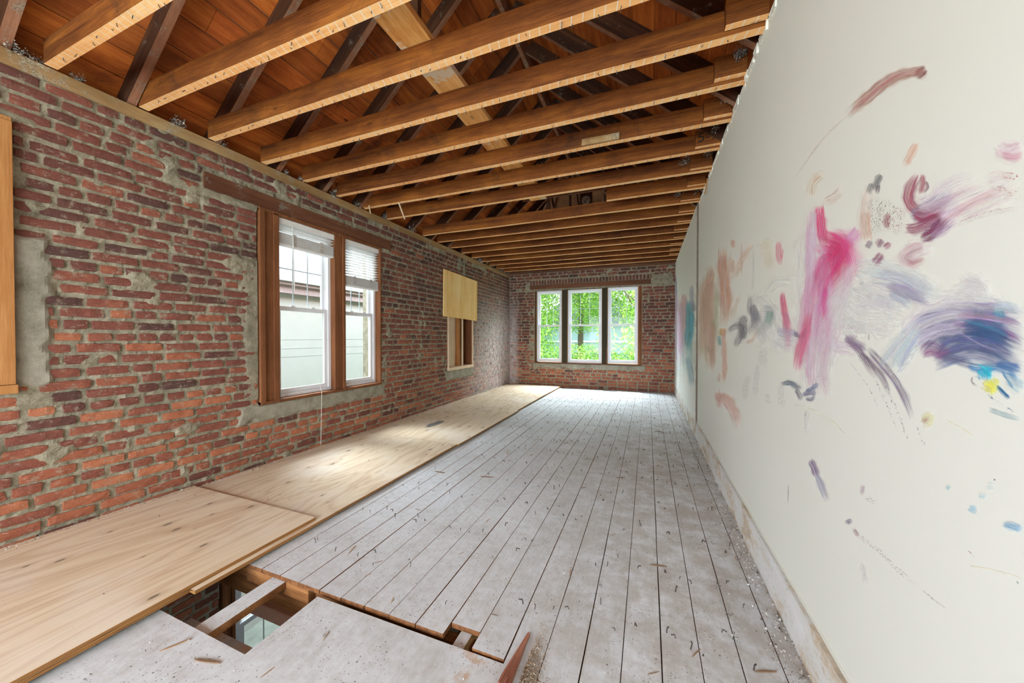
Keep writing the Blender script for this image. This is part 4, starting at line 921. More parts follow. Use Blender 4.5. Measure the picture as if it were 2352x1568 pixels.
# hips and jacks
rafter((0.0, L+0.10, ZF), (XR-0.03, RYE, zr(XR)-0.02), 'hip rafter rising from the far corner at the left brick wall', d=0.17)
rafter((2*XR, L+0.10, ZF), (XR+0.03, RYE, zr(XR)-0.02), 'hip rafter rising from the far corner at the white wall', d=0.17)
for i, x in enumerate([0.45, 0.90, 1.40, XR, 2.44, 2.94, 3.39]):
    h = min(x, 2*XR-x)
    rafter((x, L+0.12, ZF), (x, L+0.10-h, zr(x)), ['first', 'second', 'third', 'middle', 'fifth', 'sixth', 'last'][i]+' jack rafter of the far hip slope counted from the left', group=gh)
# deck boards
def deck(name, build, mat):
    b = MB(); r = random.Random(hash(name) % 97 if False else len(name)); build(b, r)
    tag(b.build(name, mat), kind='structure')
nrm = Vector((-SL, 0, 1)).normalized()
def slope_deck(side):
    def f(b, r):
        s = -0.12; ln_ = math.hypot(XR, SL*XR)
        while s < ln_+0.11:
            w = r.uniform(0.165, 0.215); s1 = min(s+w-0.005, ln_+0.13)
            def pt(s_, off, y):
                t = s_/ln_*XR; x = t-SL/math.hypot(1, SL)*off; z = ZF+SL*t+off/math.hypot(1, SL)
                if side: x = 2*XR-x
                return (x, y, z)
            y = RY0
            while y < L+0.1:
                t = max(0, s)/ln_*XR
                yend = min(y+r.uniform(1.5, 4.0), L+0.10-t+0.02); c = r.uniform(0.62, 1.18)
                if yend <= y+0.05: break
                cc = (c, c*r.uniform(0.92, 1.02), c*r.uniform(0.85, 1.05), 1)
                q = [pt(s, RD+.001, y), pt(s1, RD+.001, y), pt(s1, RD+.001, yend-.003), pt(s, RD+.001, yend-.003), pt(s, RD+.024, y), pt(s1, RD+.024, y), pt(s1, RD+.024, yend-.003), pt(s, RD+.024, yend-.003)]
                b.hexa(q, 0, cc); y = yend
            s += w
    return f
deck('ceiling_deck_left', slope_deck(False), M['deck']); deck('ceiling_deck_right', slope_deck(True), M['deck'])
def hip_deck(b, r):
    s = 0.0; n = 9; ln_ = math.hypot(XR, SL*XR)
    while s < ln_:
        w = r.uniform(0.17, 0.21); s1 = min(s+w-0.005, ln_)
        ta, tb = s/ln_*XR, s1/ln_*XR; h = math.hypot(1, SL)
        for (x0, x1) in [(ta-.04, XR), (XR, 2*XR-ta+.04)]:
            c = r.uniform(0.7, 1.15)
            def pt(x, t, off): return (x, L+0.10-t+SL/h*off, ZF+SL*t+off/h)
            b.hexa([pt(x0, ta, RD+.001), pt(x1-.002, ta, RD+.001), pt(x1-.002, tb, RD+.001), pt(x0, tb, RD+.001), pt(x0, ta, RD+.024), pt(x1-.002, ta, RD+.024), pt(x1-.002, tb, RD+.024), pt(x0, tb, RD+.024)], 0, (c, c, c, 1))
        s += w
deck('ceiling_deck_far', hip_deck, M['deck_hip'])
# outer skin closes the roof against the sky
b = MB(); o_ = 0.20; e = 0.5
zt = zr(XR)+o_; zb = ZF-SL*e+o_
b.quad((-e, RY0, zb), (XR, RY0, zt), (XR, RYE, zt), (-e, L+0.10+e, zb)); b.quad((2*XR+e, RY0, zb), (XR, RY0, zt), (XR, RYE, zt), (2*XR+e, L+0.10+e, zb)); b.poly([(-e, L+0.10+e, zb), (2*XR+e, L+0.10+e, zb), (XR, RYE, zt)])
b.poly([(-e, RY0, zb), (2*XR+e, RY0, zb), (XR, RY0, zt)])
# closed eaves at the foot of each slope
b.quad((-e, RY0, zb), (-e, L+.6, zb), (-0.28, L+.6, 2.69), (-0.28, RY0, 2.69)); b.quad((2*XR+e, RY0, zb), (2*XR+e, L+.6, zb), (W+.1, L+.6, 2.69), (W+.1, RY0, 2.69)); b.quad((-e, L+.6, zb), (2*XR+e, L+.6, zb), (2*XR+e, L+.28, 2.75), (-e, L+.28, 2.75))
tag(b.build('ceiling_roof_skin', M['shingle']), kind='structure')

# hanging posts and the odd framing
def stick(name, p, q, w, h, mat, label, cat, up=(0, 0, 1), group=None):
    b = MB(); b.bar(p, q, w, h, up); o = b.build(name, mat, origin=tuple((Vector(p)+Vector(q))/2), bevel=0.002); tag(o, label, cat, group); return o
stick('roof_post', (1.80, 1.92, 2.93), (1.80, 1.92, 4.30), 0.17, 0.04, M['post'], 'wide dark vertical board hanging from the roof beside the pale runner board', 'roof post', up=(0, 1, 0))
b = MB(); b.box(2.14, 2.35, 6.28, 6.32, 2.95, 4.15); o = b.build('roof_post', M['post'], origin=(2.24, 6.3, 2.95)); tag(o, 'dark vertical board near the far hip carrying a round two hole plate', 'roof post')
# round plate with two holes
b = MB(); cx, cz = 2.245, 3.63; R_ = 0.065
def ring(cx, cz, ro, ri, y0, y1, n=20):
    for i in range(n):
        a, c = 2*math.pi*i/n, 2*math.pi*(i+1)/n
        P4 = lambda r_, t, y: (cx+r_*math.cos(t), y, cz+r_*math.sin(t))
        b.hexa([P4(ri, a, y0), P4(ro, a, y0), P4(ro, c, y0), P4(ri, c, y0), P4(ri, a, y1), P4(ro, a, y1), P4(ro, c, y1), P4(ri, c, y1)])
ring(cx, cz, 0.075, 0.052, 6.262, 6.279); ring(cx-.026, cz-.014, 0.028, 0.013, 6.262, 6.279, 12); ring(cx+.022, cz+.022, 0.028, 0.013, 6.262, 6.279, 12)
b.box(cx-.05, cx-.01, 6.264, 6.279, cz+.012, cz+.05); b.box(cx+.004, cx+.05, 6.264, 6.279, cz-.05, cz-.004)
tag(b.build('round_plate', M['zinc']), 'round metal plate with two holes on the dark board near the far hip', 'metal plate')
M['pinkstick'] = M['rafter_bottom']
stick('collar_tie', (1.15, 6.0, 3.72), (2.70, 6.0, 3.72), 0.045, 0.12, M['rafter_bottom'], 'horizontal collar tie under the end of the ridge', 'collar tie')
stick('roof_stud', (1.62, 6.05, 2.95), (1.62, 6.05, 3.75), 0.05, 0.08, M['rafter_bottom'], 'thin stud left of the far roof post', 'roof stud', up=(0, 1, 0))
stick('roof_stud', (2.62, 6.25, 2.95), (2.62, 6.25, 3.62), 0.06, 0.05, M['rafter_bottom'], 'thin stud right of the far roof post', 'roof stud', up=(0, 1, 0))
stick('roof_block', (2.40, 6.27, 3.38), (2.62, 6.27, 3.38), 0.04, 0.20, M['pink_x'], 'pinkish block between the far roof post and its stud', 'roof block')
stick('roof_brace', (1.45, 6.4, 2.95), (1.92, 6.15, 4.2), 0.04, 0.05, M['rafter_bottom'], 'slanting brace left of the ridge end', 'roof brace')
stick('roof_brace', (1.85, 6.9, 2.95), (1.95, 6.3, 4.2), 0.04, 0.05, M['rafter'], 'slanting dark brace behind the ridge end', 'roof brace')

# ================================================================= TRIM, LINTELS
b = MB(); b.box(-0.25, 0.004, LINT[0], LINT[1], LINT[2]+.002, LINT[3]-.002); o = b.build('trim_10', M['lintel'], origin=(-0.1, 2.8, 2.4), bevel=0.004); tag(o, 'long dark red brown lintel over the double window in the left brick wall', kind='structure')
b = MB(); b.box(LINF[0], LINF[1], L-0.006, L+0.25, LINF[2]+.002, LINF[3]-.002); o = b.build('trim_11', M['lintel_x'], origin=(2, L, 2.4), bevel=0.004); tag(o, 'dark brown lintel over the three windows in the far brick wall', kind='structure')

def rough_pile(name, pts, mat, label, cat, kind=None, group=None, size=(0.004, 0.012), seed=1):
    b = MB(); r = random.Random(seed)
    for (x, y, z) in pts:
        s = r.uniform(*size); c = (r.random()**0.8, 0, 0, 1); a = [Vector((r.gauss(0, 1), r.gauss(0, 1), r.gauss(0, 1))).normalized()*s*r.uniform(.6, 1.1) for _ in range(4)]
        zl = min(v.z for v in a) if z is not None else 0
        n = len(b.v)
        for v in a: b.v.append((x+v.x, y+v.y, z+v.z-(zl if kind == 'flat' else 0))); b.col.append(c)
        for f in ((0, 1, 2), (0, 3, 1), (1, 3, 2), (2, 3, 0)): b.f.append(tuple(n+i for i in f)); b.mi.append(0)
    o = b.build(name, mat); tag(o, label, cat, group, 'stuff' if kind in ('stuff', 'flat') else None); return o

# ---- windows: local frame (u along wall, z up, d out of the room)
def sash_window(name, P, u0, u1, z0, z1, zm, parts_label, grid=(3, 2), d0=0.0, fr=0.032, low_grid=False):
    """white vinyl double-hung window; P(u, z, d) with d positive towards the outside"""
    def bx(b, a, c, e, g, da, db, mi=0):
        p = [P(a, e, da), P(c, e, da), P(c, e, db), P(a, e, db), P(a, g, da), P(c, g, da), P(c, g, db), P(a, g, db)]; b.hexa(p, mi)
    root = empty(name, P((u0+u1)/2, z0, d0)); tag(root, kind='structure')
    b = MB(); s = fr
    bx(b, u0, u0+s, z0, z1, d0, d0+.09); bx(b, u1-s, u1, z0, z1, d0, d0+.09); bx(b, u0+s, u1-s, z1-s, z1, d0, d0+.09); bx(b, u0+s, u1-s, z0, z0+s*1.1, d0, d0+.09)
    t = 0.008; bx(b, u0+s, u0+s+t, z0+s, z1-s, d0+.038, d0+.046); bx(b, u1-s-t, u1-s, z0+s, z1-s, d0+.038, d0+.046)
    part(b, 'window_frame', M['vinyl'], root)
    a, c = u0+s+.002, u1-s-.002; st = 0.040
    def sash(nm, za, zb, da, grid_):
        b = MB(); db = da+.028
        bx(b, a, a+st, za, zb, da, db); bx(b, c-st, c, za, zb, da, db); bx(b, a+st, c-st, za, za+st, da, db); bx(b, a+st, c-st, zb-st, zb, da, db)
        so = part(b, nm, M['vinyl'], root)
        if grid_:
            b = MB(); g0 = da+.010; g1 = da+.016; m_ = 0.010
            for i in range(1, grid_[0]): u = a+st+(c-a-2*st)*i/grid_[0]; bx(b, u-m_/2, u+m_/2, za+st, zb-st, g0, g1)
            for i in range(1, grid_[1]): z = za+st+(zb-za-2*st)*i/grid_[1]; bx(b, a+st, c-st, z-m_/2, z+m_/2, g0-.001, g1-.001)
            part(b, 'muntin_grid', M['muntin'], so)
        b = MB(); b.quad(P(a+st, za+st, da+.020), P(c-st, za+st, da+.020), P(c-st, zb-st, da+.020), P(a+st, zb-st, da+.020)); part(b, 'glass', M['glass'], so)
        return so
    sash('upper_sash', zm-.012, z1-s-.002, d0+.048, grid)
    lo = sash('lower_sash', z0+s*1.1+.002, zm+.028, d0+.012, grid if low_grid else None)
    b = MB()
    for q in (0.3, 0.7):
        u = a+(c-a)*q; bx(b, u-.022, u+.022, zm+.028, zm+.040, d0+.014, d0+.036)
    part(b, 'sash_lock', M['vinyl'], lo)
    return root
M['muntin'] = plain('muntin_white', (0.66, 0.74, 0.78), 0.4, 0.4, 0.03)

def part_sub(o): return o
PLW = lambda u, z, d: Vector((-d, u, z))
PFW = lambda u, z, d: Vector((u, L+d, z))
# far wall
sash_window('window_1', PFW, 0.715, 1.345, 0.60, 2.335, 1.475, '', d0=0.045)
sash_window('window_2', PFW, 1.490, 2.285, 0.59, 2.330, 1.475, '', d0=0.045)
sash_window('window_3', PFW, 2.420, 3.075, 0.60, 2.340, 1.475, '', d0=0.045)
# left wall double
sash_window('window_4', PLW, 2.300, 2.945, 0.605, 2.345, 1.475, '', d0=0.075)
sash_window('window_5', PLW, 3.085, 3.640, 0.605, 2.345, 1.475, '', d0=0.075)
# storey below
sash_window('window_6', PLW, 1.925, 2.95, -2.15, -0.60, -1.36, '', grid=(5, 2), d0=0.04, low_grid=True)
# wooden boxes around the far windows
b = MB()
for (x0, x1) in [(0.667, 0.712), (1.348, 1.487), (2.288, 2.417)]: b.box(x0, x1, L+0.02, L+0.16, 0.575, 2.343)
o = b.build('trim_3', M['frame_dark']); tag(o, kind='structure')
b = MB(); b.box(3.078, 3.155, L+0.01, L+0.16, 0.575, 2.343); b.box(3.13, 3.146, L-0.004, L+0.008, 0.60, 1.72); b.box(2.392, 2.406, L+.005, L+.018, .6, .95)
for x in (0.667, 0.706, 1.350, 1.480, 2.292, 2.412, 3.078, 3.150): b.box(x-.003, x+.003, L+0.008, L+0.019, 0.58, 2.34, 1)
o = b.build('trim_4', [M['frame_wood'], M['jamb_orange']]); tag(o, kind='structure')
b = MB(); b.box(0.667, 3.155, L+0.005, L+0.19, 0.563, 0.588); b.box(0.667, 3.155, L+0.02, L+0.2, 2.343, 2.372)
o = b.build('trim_5', M['lintel_x']); tag(o, kind='structure')
# outer fill behind far windows boxes
# left double window boxes
b = MB()
b.box(-0.11, 0.020, 2.115, 2.160, 0.58, 2.36); b.box(-0.19, 0.000, 2.160, 2.245, 0.58, 2.36); b.box(-0.19, 0.012, 2.245, 2.297, 0.58, 2.36)
b.box(-0.19, -0.010, 2.948, 3.050, 0.58, 2.36); b.box(-0.19, 0.006, 3.050, 3.082, 0.58, 2.36); b.box(-0.19, 0.008, 3.643, 3.662, 0.58, 2.36)
b.box(-0.19, 0.012, 2.115, 3.662, 2.347, 2.376); b.box(-0.19, 0.016, 2.115, 3.662, 0.576, 0.603)
o = b.build('trim_6', M['frame_wood'], bevel=0.002); tag(o, kind='structure')
b = MB(); b.box(-0.165, 0.002, 2.955, 3.04, 0.64, 0.70); 
# lower window wood
b = MB(); b.box(-0.10, 0.02, 1.795, 1.83, -2.2, -0.56); b.box(-0.16, 0.0, 1.83, 1.868, -2.2, -0.56); b.box(-0.16, 0.012, 1.868, 1.893, -2.2, -0.56); b.box(-0.16, 0.01, 1.79, 3.0, -0.60, -0.55); b.box(-0.16, 0.01, 2.952, 3.0, -2.2, -0.56)
tag(b.build('trim_7', M['frame_wood']), kind='structure')

# boarded window frame at the left edge
b = MB(); b.box(-0.12, 0.030, 0.712, 0.800, 0.935, 2.375); b.box(-0.12, 0.036, -0.35, 0.806, 0.885, 0.933); b.box(-0.12, 0.02, -0.35, 0.80, 2.377, 2.40); b.box(-0.12, -0.10, -0.35, 0.70, 0.94, 2.37)
b.box(-0.06, 0.012, 0.655, 0.705, 0.94, 2.37)
o = b.build('window_7', M['jamb_orange'], origin=(-0.05, 0.7, 1.6), bevel=0.002); tag(o, kind='structure')

# small opening C : stripped frame, plywood cover on top
b = MB()
b.box(-0.25, -0.01, 5.302, 5.345, 0.62, 2.30, 0); b.box(-0.01, 0.012, 5.318, 5.345, 0.60, 2.30, 1); b.box(-0.01, 0.012, 6.232, 6.256, 0.60, 2.30, 1)
b.box(-0.25, -0.01, 6.225, 6.256, 0.62, 2.30, 0); b.box(-0.20, 0.02, 5.31, 6.26, 0.602, 0.655, 1)
b.box(-0.06, -0.035, 5.90, 5.925, 0.655, 2.30, 1); b.box(-0.12, -0.10, 6.02, 6.05, 0.655, 2.30, 0); b.box(-0.20, -0.09, 5.80, 5.92, 0.655, 2.30, 2)
b.box(-0.30, -0.26, 5.302, 6.26, 0.60, 2.30, 3)
b.box(-0.145, -0.135, 5.345, 5.80, 0.655, 2.30, 1)
o = b.build('window_8', [M['frame_wood'], M['raw_pine'], M['jamb_orange'], M['lintel']]); tag(o, kind='structure')
b = MB(); b.box(0.010, 0.028, 5.136, 6.39, 1.545, 2.352); o = b.build('cover_board', M['osb'], origin=(0.02, 5.76, 1.545)); o.rotation_euler = (math.radians(-1.2), 0, 0)
tag(o, 'square yellow plywood board fixed over the upper half of the small window opening', 'plywood board')

# ---- blinds
def blind(u0, u1, ztop, zbot, nsl, zslat, label):
    root = empty('window_blind', (-0.03, (u0+u1)/2, zbot)); tag(root, label, 'blind', 'white blinds of the double window')
    b = MB(); b.box(-0.062, -0.012, u0, u1, ztop-0.055, ztop); part(b, 'headrail', M['blind'], root)
    b = MB()
    if nsl:
        for i in range(nsl):
            z = ztop-0.065-(ztop-0.065-zslat)*(i+0.5)/nsl; b.hexa([(-.060, u0+.006, z-.006), (-.014, u0+.006, z+.004), (-.014, u1-.006, z+.004), (-.060, u1-.006, z-.006), (-.060, u0+.006, z-.003), (-.014, u0+.006, z+.007), (-.014, u1-.006, z+.007), (-.060, u1-.006, z-.003)])
    part(b, 'hanging_slats', M['blind'], root)
    b = MB(); n = int((zslat-zbot-.02)/0.0065); r = random.Random(int(u0*100))
    for i in range(n):
        z = zbot+.02+i*0.0065; j = r.uniform(-.003, .003); b.box(-.062+j, -.013+j, u0+.006, u1-.006, z, z+0.0035)
    part(b, 'stacked_slats', M['blind'], root)
    b = MB(); b.box(-.062, -.012, u0+.006, u1-.006, zbot, zbot+.017); part(b, 'bottom_rail', M['blind'], root)
    b = MB()
    for q in (0.27, 0.75):
        u = u0+(u1-u0)*q; b.box(-.0115, -.0105, u-.017, u+.017, zbot+.017, zslat); b.bar((-.011, u, zslat), (-.011, u, ztop-.05), .003, .002)
    part(b, 'ladder_tape', M['tape'], root)
    return root
bl = blind(2.300, 2.940, 2.344, 2.085, 2, 2.215, 'white slatted blind raised into a thick stack over the nearer sash of the double window')
b = MB(); pts = [(-.005, 2.44, 2.29), (-.004, 2.45, 2.1), (-.006, 2.455, 1.85), (-.006, 2.46, 1.66)]
for i in range(3): b.bar(pts[i], pts[i+1], .006, .006)
part(b, 'tilt_wand', M['cord'], bl)
bl2 = blind(3.088, 3.637, 2.344, 1.80, 11, 1.93, 'white slatted blind half lowered over the farther sash of the double window')
b = MB(); b.bar((-.008, 3.56, 2.29), (-.008, 3.56, 1.15), .004, .004); part(b, 'lift_cord', M['cord'], bl2)
b = MB(); b.bar((.03, 2.735, 0.62), (.022, 2.728, 0.04), .003, .003); b.bar((-.02, 2.735, .75), (.03, 2.735, .62), .003, .003)
o = b.build('hanging_cord', M['cord']); tag(o, 'thin pale cord hanging from the sill of the double window to the plywood', 'cord')

# ================================================================= CLUMPS, DEBRIS
def fluff(loc, size, seed):
    r = random.Random(seed); b = MB()
    n = int(150*max(.5, size/.06))
    for i in range(n):
        d = Vector((r.gauss(0, 1), r.gauss(0, 1.1), r.gauss(0, .8))); d = d.normalized()*size*r.uniform(.25, 1)*(1+.4*noise.noise(d*2+Vector((seed, 0, 0))))
        s = size*r.uniform(.06, .2); t = [Vector((r.gauss(0, 1), r.gauss(0, 1), r.gauss(0, 1))).normalized()*s for _ in range(4)]; c = (r.random(), 0, 0, 1); k = len(b.v)
        for v in t: q = d+v; b.v.append(tuple(q)); b.col.append(c)
        for f in ((0, 1, 2), (0, 3, 1), (1, 3, 2), (2, 3, 0)): b.f.append(tuple(k+i_ for i_ in f)); b.mi.append(0)
    o = b.build('insulation_clump', M['fluff']); o.location = loc; return o
cl = [((20, 115), 0.05), ((60, 132), 0.035), ((88, 148), 0.03), ((178, 190), 0.04), ((408, 283), 0.05), ((512, 338), 0.035), ((655, 402), 0.04), ((690, 415), 0.045), ((768, 445), 0.07), ((820, 465), 0.05), ((885, 497), 0.06), ((945, 528), 0.06), ((1062, 578), 0.06), ((1100, 602), 0.10), ((1125, 610), 0.09), ((1150, 622), 0.07)]
protoc = []
for i, ((x, y), s) in enumerate(cl):
    p = at(x, y, 0, -0.03)
    o = fluff((-0.02, p.y, 2.782+s*0.45), s, i)
    kk = int(round((p.y-Y0)/DJ+1)); side = 'before' if p.y < Y0+DJ*(kk-1) else 'beyond'
    tag(o, ('big' if s > .055 else 'small') + f' grey fluff clump {side} the left end of the {words[max(0, min(17, kk))]} ceiling joist' + (', first' if i == 0 else ', second' if i == 1 else ''), 'insulation', 'grey insulation clumps on top of the left brick wall')
cr = [((1718, 140), 0.045, 3), ((1700, 170), 0.04, 3), ((1655, 245), 0.05, 4), ((1652, 300), 0.04, 5), ((1583, 385), 0.05, 6), ((1640, 357), 0.05, 6), ((1605, 452), 0.06, 8), ((1575, 450), 0.05, 8), ((1590, 505), 0.05, 10), ((1573, 545), 0.05, 12), ((1541, 573), 0.05, 13)]
for i, ((x, y), s, k) in enumerate(cr):
    yy = Y0+DJ*k-0.10 if i not in (4, 7) else Y0+DJ*k-0.06-s*.4
    xx = W-0.05 if i not in (4, 7) else 3.60
    o = fluff((xx, yy-0.03, H+0.12 if i not in (4, 7) else H+0.09), s, 40+i)
    tag(o, f'grey insulation clump {"hanging off" if i in (4, 7) else "wedged behind"} the right end of the {words[k+1]} ceiling joist' + (', by the wall' if i % 2 else ''), 'insulation', 'grey insulation clumps at the top of the right wall')
# fuzz lying on the joist / rafter crossing, visible on dark rafters
# white crumbs along the foot of the right wall
r = random.Random(8); pts = []
for i in range(2600):
    y = 0.9+(L-1.0)*r.random()**1.4; w = 0.10*r.random()**2.2+0.002; pts.append((W-0.024-w, y, 0.004))
rough_pile('plaster_rubble', pts, M['rubble'], 'grey plaster crumbs along the foot of the white wall', 'rubble', 'flat', size=(0.002, 0.008), seed=2)
pts = []
for i in range(5200):
    a = r.gauss(0, 1); pts.append((2.872+abs(r.gauss(0, .030)), 1.08+r.gauss(0, .11), 0.002+0.006*r.random()))
rough_pile('sawdust_heap', pts, M['sawdust'], 'heap of brown dust and white grit beside the torn floorboard', 'sawdust', 'flat', size=(0.001, 0.0042), seed=3)
pts = []
def allowed(x, y): return (y > 1.3 and x > 1.37) or (x > 2.83) or (x < 2.78 and 1.9 < x and y < 1.14) or (1.37 < x < 2.8 and y < 0.83)
for i in range(5200):
    x = 1.4+(W-1.43)*r.random(); y = 0.35+(L-0.4)*r.random()**1.5
    if allowed(x, y): pts.append((x, y, 0.001 if not (x < 2.8 and y < 1.18) else -0.006))
rough_pile('floor_grit', pts, M['rubble'], 'fine dark and white grit scattered over the painted floorboards', 'grit', 'flat', size=(0.0015, 0.0048), seed=4)
pts = []
for i in range(260): pts.append((0.05+1.2*r.random(), 0.6+7.5*r.random(), 0.034 if True else 0))
pts = [(x, y, 0.053 if y < 1.6 else 0.034) for x, y, z in pts]
for i in range(60): pts.append((0.62+r.gauss(0, .05), 2.95+r.gauss(0, .12), 0.034))
for i in range(1500): pts.append((0.035+0.05*r.random()**2, 0.7+7.4*r.random(), 0.034 if i else 0.034))
pts = [(x, y, (0.053 if y < 1.6 else 0.034)) for x, y, z in pts]
rough_pile('plywood_grit', pts, M['rubble'], 'dark crumbs scattered over the plywood beside the brick wall', 'grit', 'flat', size=(0.002, 0.007), seed=6)

# nails standing in the floor boards
b = MB(); b.bar((0, 0, -0.004), (0.003, 0.001, 0.014), 0.0030, 0.0030); b.bar((0.003, 0.001, 0.014), (0.017, 0.008, 0.011), 0.0030, 0.0028)
na = b.build('floor_nail', M['metal'])
b = MB(); b.bar((0, 0, -0.004), (0.006, 0.0, 0.022), 0.003, 0.003); b.bar((0.006, 0, 0.022), (0.004, 0.006, 0.024), 0.004, 0.0035)
nb_ = b.build('floor_nail', M['metal'])
spots = []; r = random.Random(21)
for row in range(17):
    for i in range(len(GX)-1):
        x0, x1 = GX[i+1], GX[i]
        if x0 < 1.40: continue
        for q in (0.22, 0.5, 0.78):
            if r.random() > (0.42 if row < 5 else 0.62): continue
            spots.append((x0+(x1-x0)*(q+r.uniform(-.12, .12)), 1.50+DJ*row+r.gauss(0, .035+.05*(q == 0.5)), r.random() < .3, r.uniform(0, 6.28), r.uniform(.65, 1.2)))
spots = [p for p in spots if p[1] < L-.1]; spots.sort(key=lambda p: p[1]); first = {}
for (x, y, tall, rot, sc_) in spots[:285]:
    if tall not in first: o = first[tall] = nb_ if tall else na
    else: o = first[tall].copy(); C.objects.link(o)
    o.location = (x, y, 0); o.rotation_euler = (0, 0, rot); o.scale = (sc_, sc_, sc_)
    tag(o, 'bent dark nail sticking out of the white painted floorboards', 'nail', 'bent nails in the painted floorboards')
b = MB()
for (x, y, tall, rot, sc_) in spots[285:]:
    c, s_ = math.cos(rot)*sc_, math.sin(rot)*sc_
    b.bar((x, y, 0), (x+.003*c, y+.003*s_, .014), .0034, .0034); b.bar((x+.003*c, y+.003*s_, .014), (x+.018*c, y+.018*s_, .010), .0034, .0034)
tag(b.build('floor_nails', M['metal']), 'farther bent dark nails in the floorboards towards the far windows', 'nails', kind='stuff')
# splinters
def splinter(loc, ln_, rot, seed, flat=True):
    r = random.Random(seed); b = MB(); c = (r.uniform(.1, 1), 0, 0, 1); w = ln_*r.uniform(.05, .10); h = w*.5; n = 4; prev = None
    for i in range(n):
        a, e = i/n, (i+1)/n; f = lambda t: max(.15, 1-abs(2*t-1)**3); k = lambda t: w*.6*math.sin(t*2+seed)
        b.hexa([((a-.5)*ln_, k(a)-w/2*f(a), 0), ((e-.5)*ln_, k(e)-w/2*f(e), 0), ((e-.5)*ln_, k(e)+w/2*f(e), 0), ((a-.5)*ln_, k(a)+w/2*f(a), 0), ((a-.5)*ln_, k(a)-w/2*f(a), h), ((e-.5)*ln_, k(e)-w/2*f(e), h), ((e-.5)*ln_, k(e)+w/2*f(e), h), ((a-.5)*ln_, k(a)+w/2*f(a), h)], 0, c)
    o = b.build('wood_splinter', M['splinter']); o.location = loc; o.rotation_euler = (0, 0, rot); return o
spx = [((810, 1262), 26, 'pale forked splinter on the floorboards right of the plywood edge'), ((1010, 1085), 26, 'pale splinter beside the plywood edge opposite the double window'), ((1165, 1040), 26, 'reddish splinter in the middle of the floor'), ((1118, 1095), 30, 'long dark splinter in the middle of the floor'),
       ((1348, 1055), 14, 'short ochre splinter in the middle of the floor'), ((1220, 1045), 16, 'dark splinter in the middle of the floor'), ((1310, 1316), 24, 'red brown splinter lying across the boards'), ((1425, 1097), 22, 'long thin splinter crossing a board gap'), ((1513, 1300), 30, 'rust coloured splinter wedged in a board gap'),
       ((1408, 1228), 14, 'curled brown splinter towards the middle of the floor'), ((845, 1320), 14, 'dark splinter near the sawn board ends'), ((870, 1290), 16, 'dark splinter among the nails near the sawn board ends'), ((1600, 1500), 26, 'brown splinter near the white wall'), ((1760, 1545), 34, 'pale bark strip near the foot of the white wall'), ((1515, 992), 18, 'dark clod near the white wall beyond the joint'),
       ((1545, 1018), 20, 'dark wood scrap on the floor beside the joint in the white wall'), ((1500, 1545), 20, 'grey splinter at the lower edge of the floor'), ((405, 1480), 34, 'long pale splinter on the dusty sheet near the plywood'), ((475, 1520), 44, 'long dark splinter on the dusty sheet below the hole'), ((615, 1545), 20, 'short splinter on the dusty sheet'), ((750, 1460), 20, 'dark nail like splinter on the dusty sheet right of the hole'),
       ((1135, 1412), 16, 'pale splinter beside the small floor notch'), ((1115, 1460), 12, 'small splinter right of the small floor notch'), ((900, 1378), 16, 'grey splinter near the sawn ends'), ((1120, 1195), 16, 'grey splinter by a nail in mid floor'), ((1340, 1120), 14, 'small brown splinter in mid floor'), ((1640, 1170), 18, 'brown twig by the foot of the white wall'), ((1690, 1280), 16, 'small twig by the foot of the white wall'),
       ((960, 1170), 16, 'grey splinter lying along a board in mid floor'), ((1060, 1270), 14, 'small grey splinter on the boards near the notch'), ((1230, 1010), 14, 'tiny pale chip towards the far windows'), ((1290, 985), 14, 'tiny dark chip towards the far windows'), ((1770, 1340), 16, 'twig beside the stripped skirting band')]
for i, ((x, y), ln_, lab) in enumerate(spx):
    z = 0.0 if not (x < 1000 and y > 1440 and i not in (12, 13, 16)) else -0.006
    p = at(x, y, 2, z); dist = (p-CAM).length; rr = random.Random(i)
    ps = splinter((p.x, p.y, z+.0005), ln_/FPX*dist*0.95, rr.uniform(-0.3, 2.2), i); tag(ps, lab, 'wood splinter', 'splinters on the floor')
# dust balls
for i, (x, y, s) in enumerate([(1650, 1348, .020), (1686, 1470, .022), (1470, 1210, .014), (1222, 1243, .012), (1130, 1282, .012), (1676, 1415, .016), (745, 1462, .010), (1380, 1348, .014)]):
    z = 0.0 if i != 6 else -0.006
    p = at(x, y, 2, z); o = fluff((p.x, p.y, z+s*.6), s, 90+i); o.name = 'dust_ball'
    tag(o, ['large grey dust ball near the white wall', 'dark dust ball close to the white wall at the lower edge', 'small dark dust ball among the nails', 'dark dust ball in a board gap in mid floor', 'small dust ball near the floor notch', 'grey dust tuft between the two bigger dust balls', 'small dust tuft on the dusty sheet', 'pale dust tuft in mid floor'][i], 'dust ball')

# ================================================================= OUTSIDE
b = MB(); b.box(-40, 40, -30, 70, -3.4, -3.3); tag(b.build('ground', M['ground']), kind='structure')
b = MB(); b.box(-2.36, -0.3, -20, 12, -3.3, -3.26); tag(b.build('path', plain('concrete_path', (0.22, 0.24, 0.21), 0.9, 0.1, 0.2, 4)), kind='structure')
root = empty('neighbour_house', (-4, 3, -3.3)); tag(root, 'beige sided neighbouring house with grey roof close outside the double window', 'house')
b = MB()
zs = [-3.3]+[0.55+0.148*i for i in range(0, 11)]+[2.0]
zs = [-3.3, -2.1, -0.9, -0.3, 0.3, 0.86, 1.0, 1.152, 1.95]
for i in range(len(zs)-1): b.box(-6.5, -2.36-0.0, -6, 10.3, zs[i], zs[i+1]-0.006, 0); b.box(-6.49, -2.366, -6, 10.3, zs[i+1]-0.006, zs[i+1])
part(b, 'siding', M['siding'], root)
